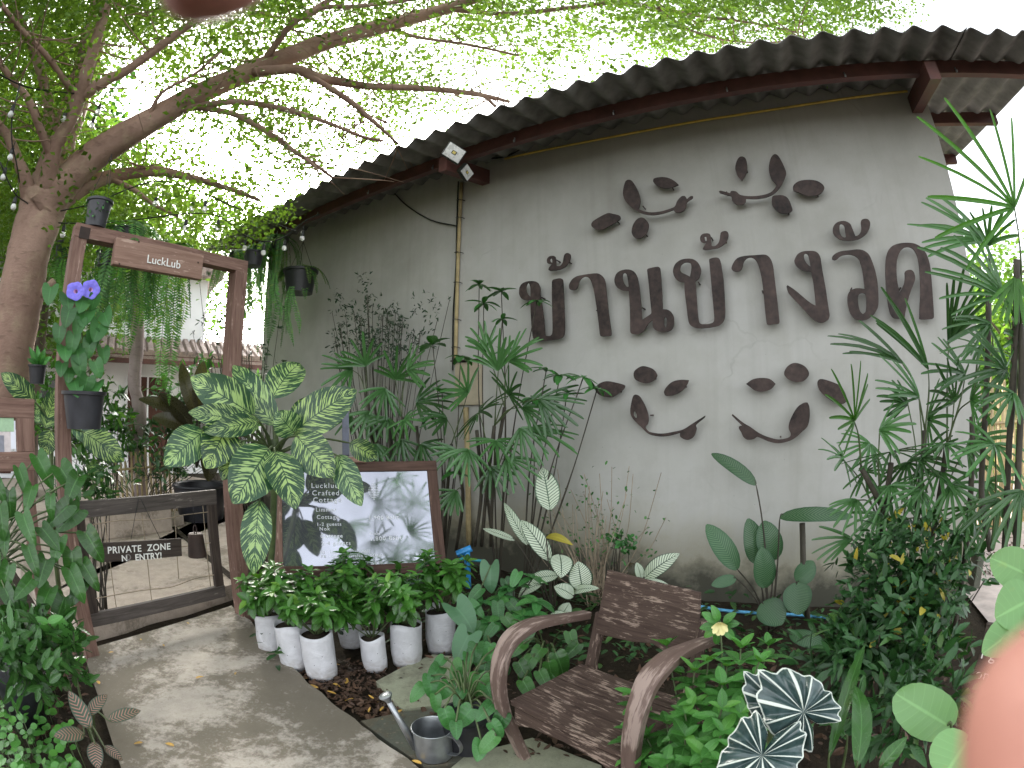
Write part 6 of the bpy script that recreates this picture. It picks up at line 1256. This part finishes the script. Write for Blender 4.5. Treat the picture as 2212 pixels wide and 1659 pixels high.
def hangfrond(root, x, y0, y1, r, wpx, dx=0):
    top, bot = HD(x, y0, r), HD(x+dx, y1, r+random.uniform(-.15,.15)); n_ = int(np.linalg.norm(top-bot)/.021); right = rt_(top); mb = MB(); pts = []; W2 = wpx/F*np.linalg.norm(top-CAM)
    yaw = random.uniform(-.5,.5); s = right*math.cos(yaw)+nrm(CAM-top)*math.sin(yaw); r0 = random.random()
    for i in range(n_+1):
        t = i/n_; p = top+(bot-top)*t+right*.03*math.sin(t*4+r0*6)+nrm(CAM-top)*.12*math.sin(t*2.2); pts.append(p); w_ = W2*min(1, .45+t*2.2)*min(1, (1.02-t)*3.2)
        for sg in (-1, 1):
            ed = nrm(s*sg*math.cos(.3)-ZV*random.uniform(.25,.5)+nrm(CAM-top)*random.uniform(-.2,.2)); wd_ = .0085*random.uniform(.8,1.2)
            mb.add([p, p+ed*w_*.4+ZV*wd_, p+ed*w_*random.uniform(.9,1.05), p+ed*w_*.4-ZV*wd_], [(0,1,2,3)], [(.5,0),(0,.4),(.5,1),(1,.4)], min(1,max(0,random.gauss(r0,.15))))
    mb.tube(pts[::3]+[pts[-1]], .0022, 4); mb.build('frond', LM['fern'], root)
c = HD(330,575,4.15); hf = thing('hanging_fern', 'group of long sword fern fronds hanging straight down through the gate opening', 'hanging fern', c); bucket(hf, c, .10, .13)
for x, y0, y1, w_ in ((284,575,762,17),(298,580,700,16),(272,585,690,15),(330,585,735,18),(318,585,690,15),(345,590,700,16),(376,595,868,20),(362,590,745,17),(392,600,710,15),(260,580,660,14)): hangfrond(hf, x, y0, y1, 4.15+random.uniform(-.2,.3), w_, random.uniform(-8,8))
hf = thing('hanging_fern', 'narrow sword fern fronds trailing beside the left post of the arch', 'hanging fern', HD(225,575,4.5)); bucket(hf, HD(225,575,4.5), .09, .12)
for x, y0, y1, w_ in ((232,600,720,15),(222,595,690,14),(210,590,680,14),(242,600,700,15),(140,560,650,16),(128,560,640,15)): hangfrond(hf, x, y0, y1, 4.5, w_)
hf = thing('hanging_fern', 'sword fern fronds hanging right of the gate arch against the bright background', 'hanging fern', HD(545,575,4.6)); bucket(hf, HD(545,575,4.6), .10, .13)
for x, y0, y1, w_ in ((540,580,720,15),(556,585,760,16),(528,580,690,14),(570,580,700,14),(585,585,740,15),(600,590,690,14),(628,620,745,9),(640,620,720,8)): hangfrond(hf, x, y0, y1, 4.55, w_)
mass('courtyard_shrub', 'dark leafy thicket behind the gate below the hanging ferns', 'shrub', HD(300,1040,7.6)*[1,1,0]+[0,0,.1], [E_(200,950,7.6,.5,.45),E_(290,900,7.9,.5,.4),E_(370,900,7.8,.5,.5),E_(440,880,7.6,.5,.6),E_(480,960,7.2,.4,.4),E_(400,985,7.2,.4,.25),E_(150,960,7.0,.4,.4)], 900, (.11,.18), .4, LM['shrub'], stems=24, top=.4)
mass('courtyard_shrub', 'light green bush beside the timber pole below the white wall', 'shrub', HD(480,1000,8.5)*[1,1,0]+[0,0,.1], [E_(470,830,8.6,.7,.5),E_(540,850,8.0,.5,.6),E_(400,820,9.0,.6,.35)], 420, (.11,.17), .42, LM['gard'], stems=14)
# ================================================================== PICTURE FRAME BOARD at the left edge
pf = GLb-gx*.55-gy*.15
PFP = lambda x, y, o=0: plane_pt(x, y, pf+gy*o, gy)
a, b, c_, d_ = PFP(0,862), PFP(74,862), PFP(80,1000), PFP(0,1000)
fr = thing('picture_board', 'reddish wooden frame board holding a white printed sheet at the left edge', 'board', [pf[0], pf[1], 0])
zT, zB = b[2], c_[2]-.04; xR = float((b-pf)@gx)
Q = lambda x, z, o=0: np.array([pf[0], pf[1], 0])+gx*x+ZV*z+gy*o
wI = .10; xL = xR-.75
for nm, p, q_, hv, wv in (('frame_rail', Q(xL,zT-wI/2), Q(xR,zT-wI/2), gy*.02, ZV*wI/2),('frame_rail', Q(xL,zB+.05), Q(xR,zB+.05), gy*.02, ZV*.05),('frame_stile', Q(xR-.055,zB+.1), Q(xR-.055,zT-wI), gy*.02, gx*.055),('frame_stile', Q(xL+.055,zB+.1), Q(xL+.055,zT-wI), gy*.02, gx*.055)):
    mb = MB(); mb.bar(p, q_, hv, wv, rnd=random.random()); bevel(mb.build(nm, M['wood_arch'], fr, False))
for x in (xL+.055, xR-.055):
    mb = MB(); mb.bar(Q(x,0), Q(x,zB), gy*.02, gx*.04, rnd=x); mb.build('leg', M['wood_arch'], fr, False)
mb = MB(); mb.box(Q((xL+xR)/2,(zT+zB)/2,-.006), gx*(.375-.115), gy*.002, ZV*((zT-zB)/2-.115)); sh_ = mb.build('printed_sheet', simple('white_sheet', (.78,.79,.86), .45, 0, .02), fr, False)
mb = MB(); xi = xR-.125
for x0, x1, z0, z1, k in ((-.30,-.02,-.34,-.18,0),(-.28,-.13,-.27,-.2,1),(-.11,-.06,-.33,-.22,2),(-.1,.0,-.2,-.11,3),(-.26,-.14,-.2,-.13,4),(-.3,-.02,-.352,-.345,2)):
    mb.box(Q(xi+(x0+x1)/2, zT-wI*.2+(z0+z1)/2+.05, -.0085-.0006*k), gx*(x1-x0)/2, gy*.0004, ZV*(z1-z0)/2, k)
mb.build('printed_picture', [simple('print_pale_pink', (.62,.55,.55), .5), simple('print_lilac', (.5,.5,.62), .5), simple('print_grey', (.25,.25,.3), .5), simple('print_green', (.35,.52,.33), .5), simple('print_aqua', (.45,.6,.56), .5)], fr, False)
# ================================================================== STRING LIGHTS
bulbglass = NT('frosted_bulb'); bulbglass = bulbglass.done(bulbglass.bsdf((.85,.85,.83), .15, 0, None, .5, Transmission_Weight=.3))
ss = thing('string_light_cable', 'black festoon cable slung from the shade tree over the gate arch', 'cable', SL3(130,456,4.4))
for P in ([(-20,150,4.0),(43,183,4.05),(100,196,4.1),(160,202,4.25)], [(43,183,4.05),(30,235,4.0),(25,262,4.0),(26,310,4.0),(35,350,4.05),(42,393,4.2)], [(130,456,4.3),(200,440,4.3),(300,400,4.3),(350,392,4.3),(415,410,4.3),(445,420,4.3),(560,470,4.4),(640,500,4.5)], [(100,475,4.3),(135,482,4.3),(250,480,4.3),(400,462,4.35),(470,466,4.4),(528,508,4.4),(570,522,4.4),(614,512,4.5),(655,480,4.6),(690,462,4.6)], [(0,350,4.0),(30,415,4.0),(60,440,4.2)]):
    mb = MB(); mb.tube(crom([SL3(*p) for p in P], 5), .006, 5); mb.build('cable_run', M['cable'], ss)
for x, y, r in ((23,247,4.0),(137,257,4.2),(22,340,4.0),(7,383,4.0),(29,447,4.0),(135,507,4.3),(335,440,4.3),(415,450,4.3),(442,452,4.3),(400,493,4.35),(470,493,4.4),(103,497,4.3),(528,536,4.4),(569,546,4.4),(614,536,4.5),(653,515,4.6),(211,242,4.3),(198,272,4.3)):
    p = SL3(x, y, r); bl = thing('string_bulb', 'clear round bulb in a black socket hanging from the festoon cable', 'light bulb', p, 'bulbs on the festoon cable')
    mb = MB(); mb.lathe(p, [(0,-.024),(.012,-.021),(.020,-.012),(.023,0),(.020,.012),(.013,.022)], 14); mb.build('glass_bulb', bulbglass, bl)
    mb = MB(); mb.lathe(p, [(0,.02),(.015,.02),(.016,.035),(.014,.066),(.006,.075),(0,.075)], 12); mb.tube([p+[0,0,.07], p+[0,0,.12]], .004, 4); mb.build('socket', M['cable'], bl)
# ================================================================== DONATION SIGN and eave speaker at the right edge
c = HD(2160,1415,1.6); sg = thing('donation_sign', 'dark brown board with hand painted white words half hidden at the right edge', 'sign', c*[1,1,0])
right = rt_(c); fw_ = nrm(np.cross(ZV, right)); fw_ = fw_ if fw_@(c-CAM) > 0 else -fw_
a, b, d_ = HDp(2102,1375,c), HDp(2240,1390,c), HDp(2098,1480,c)
mb = MB(); mb.box(c+right*.06, right*.13, fw_*.009, ZV*.095); bevel(mb.build('board', M['wood_dark'], sg, False), .003)
mb = MB(); mb.bar(c*[1,1,0]+fw_*.02, c+fw_*.02, right*.015, fw_*.01); mb.build('post', M['wood_dark'], sg, False)
for body, x, y, s in (('l g', 2118,1418,.05), ('P', 2164,1446,.045), ('onate', 2106,1460,.045)): text_part(body, 'lettering', M['white_paint'], HDp(x, y, c)-fw_*.012, right, ZV, s, sg, 'LEFT', .0008, 1.1)
c = RF(2.30,3.10,-.33); spk = thing('eave_lamp', 'dark grey round lamp housing under the eave at the top right corner', 'lamp', c)
mb = MB(); axs = nrm(-dv*.9-nv*.2-ZV*.25); mb.lathe(c-axs*.16, [(0,0),(.07,.0),(.085,.05),(.09,.22),(.075,.24),(.06,.215),(0,.21)], 24, 0, axs); mb.build('housing', simple('grey_lamp_housing', (.10,.10,.12), .5), spk, True, .6)
mb = MB(); mb.bar(c+ZV*.05, RF(2.25,3.14,-.05), dv*.012, nv*.02); mb.build('bracket', M['galv'], spk, False)

# ================================================================== BEHIND THE CAMERA: what the shiny board mirrors
pc = np.array([.9,-1.7,0]); bpalm = thing('fan_palm', 'fan palm behind the camera, seen only as a reflection in the notice board', 'palm', pc)
for k, (x, y) in enumerate(((.75,-1.55),(1.05,-1.75),(.9,-1.9))):
    mb = MB(); mb.tube(crom([np.array([x,y,0.]), np.array([x-.05,y+.05,1.5]), np.array([x-.1+.1*k,y+.15,3.1+.3*k])], 5), .02, 8); mb.build('stem', M['stemdark'], bpalm)
for u, v, t_, L in ((.45,.45,5.2,.5),(.62,.62,5.4,.6),(.75,.85,5.6,.6),(.85,.6,5.5,.55),(.9,.95,5.8,.6),(.6,.3,5.0,.5),(.8,.35,5.2,.5),(.7,.15,5.0,.5),(.95,.25,5.2,.5),(.5,.2,4.9,.4)):
    p = BL+bxv*(u*Wd)+byv*(v*Ht); w_ = nrm(p-CAM); r_ = w_-2*(w_@bnv)*bnv; q_ = p+r_*t_
    fan(bpalm, q_, (random.uniform(-.5,.5), .1, random.uniform(-.9,.9)), nrm(-r_+RNG.normal(0,.2,3)), L, 12, random.choice((2.8,4.4)), LM['palm'], .04)
bgtree('leafy tree behind the camera, seen only as a reflection in the notice board', (3.6,-4.6,0), 5.6, (1.5,1.2), 90, .12, LM['bgdark'], group=None, name='garden_tree', n_each=26, sp=.5, cz=.82)
# ------------------------------------------------------------------ the photographer's hands at the edge of the lens
t = NT('skin'); v = t.coord(); nz = t.noise(v, 300, 4); n2 = t.noise(v, 60, 3)
M['skin'] = t.done(t.bsdf(t.ramp(n2, [(.3, (.34,.155,.122)), (.7, (.39,.185,.148))]), .6, 0, t.bump(nz, .2, .0005), .35))
def hand(label, tip, ax, side, back):
    """tip: pad centre of the pointing finger; ax: from knuckle to tip; side: towards the little finger; back: out of the back of the hand"""
    ax, side, back = nrm(ax), nrm(side), nrm(back)
    pt = lambda a, s, b: tip+ax*a+side*s+back*b
    V, E, R = [], [], []
    def node(p, r, par): V.append(Vector(p)); R.append(r); i = len(V)-1; (E.append((par, i)) if par is not None else None); return i
    w_ = node(pt(-.235,.03,.0), .026, None); node(pt(-.33,.035,-.005), .03, w_); palm_ = node(pt(-.165,.028,.0), .030, w_)
    for j, (s, L, cu) in enumerate(((0,.098,.0),(.020,.088,.5),(.040,.082,.6),(.058,.064,.7))):
        k0 = node(pt(-.095 if j else -.085, s, .0), .0105, palm_) ; p = np.array([-.095 if j else -.085, s, 0.]); an = 0; pr = k0
        for f, r in ((.45,.0105),(.30,.0102),(.25,.0098)) if j == 0 else ((.45,.0092),(.30,.0086),(.25,.0078)):
            an += cu; p = p+np.array([math.cos(an)*L*f, 0, -math.sin(an)*L*f]); pr = node(pt(*p), r, pr)
    t0 = node(pt(-.15,-.005,-.02), .0135, palm_); t1 = node(pt(-.115,-.03,-.035), .0115, t0); node(pt(-.085,-.038,-.045), .0095, t1)
    me = bpy.data.meshes.new('hand'); me.from_pydata(V, E, []); o = bpy.data.objects.new('hand', me); COL.objects.link(o)
    m_ = o.modifiers.new('skin', 'SKIN'); m_.branch_smoothing = .6
    for i, r in enumerate(R): me.skin_vertices[0].data[i].radius = (r, r)
    me.skin_vertices[0].data[0].use_root = True
    s_ = o.modifiers.new('sub', 'SUBSURF'); s_.levels = 2; s_.render_levels = 2
    dg = bpy.context.evaluated_depsgraph_get(); dg.update(); m2 = bpy.data.meshes.new_from_object(o.evaluated_get(dg)); COL.objects.unlink(o); bpy.data.objects.remove(o)
    m2.materials.append(M['skin']); m2.polygons.foreach_set('use_smooth', np.full(len(m2.polygons), True))
    root = thing('person', label, 'person', pt(-.3,.03,0)); h = bpy.data.objects.new('hand', m2); COL.objects.link(h); h.parent = root; h.matrix_parent_inverse = Matrix.Translation(-Vector(world_loc(root)))
    mb = MB(); V2=[]; c0 = pt(-.002,0,.0078)
    for j in range(5):
        for i in range(7):
            a = (i/6-.5)*1.7; V2.append(c0+ax*(j/4*.012-.005)+side*math.sin(a)*.0062*(1 if j<4 else .8)+back*(math.cos(a)-1)*.0062)
    mb.add(V2, [(j*7+i, j*7+i+1, (j+1)*7+i+1, (j+1)*7+i) for j in range(4) for i in range(6)]); mb.build('fingernail', simple('fingernail', (.62,.40,.34), .3), root)
tipc = SL3(2326,1662,.045); cdir = nrm(tipc-CAM); axd = nrm(SL3(2316,1600,.045)-SL3(2326,1860,.045)); bk = cdir; hand('fingertip of the person taking the photo, blurred at the lower right corner', tipc, axd, nrm(np.cross(axd, bk)), bk)
tipc = SL3(462,-118,.085); cdir = nrm(tipc-CAM); axd = nrm(SL3(470,-60,.085)-SL3(440,-400,.085)); hand('fingertip of the person taking the photo, a blurred pink patch at the upper left', tipc, axd, nrm(np.cross(axd, cdir)), cdir)
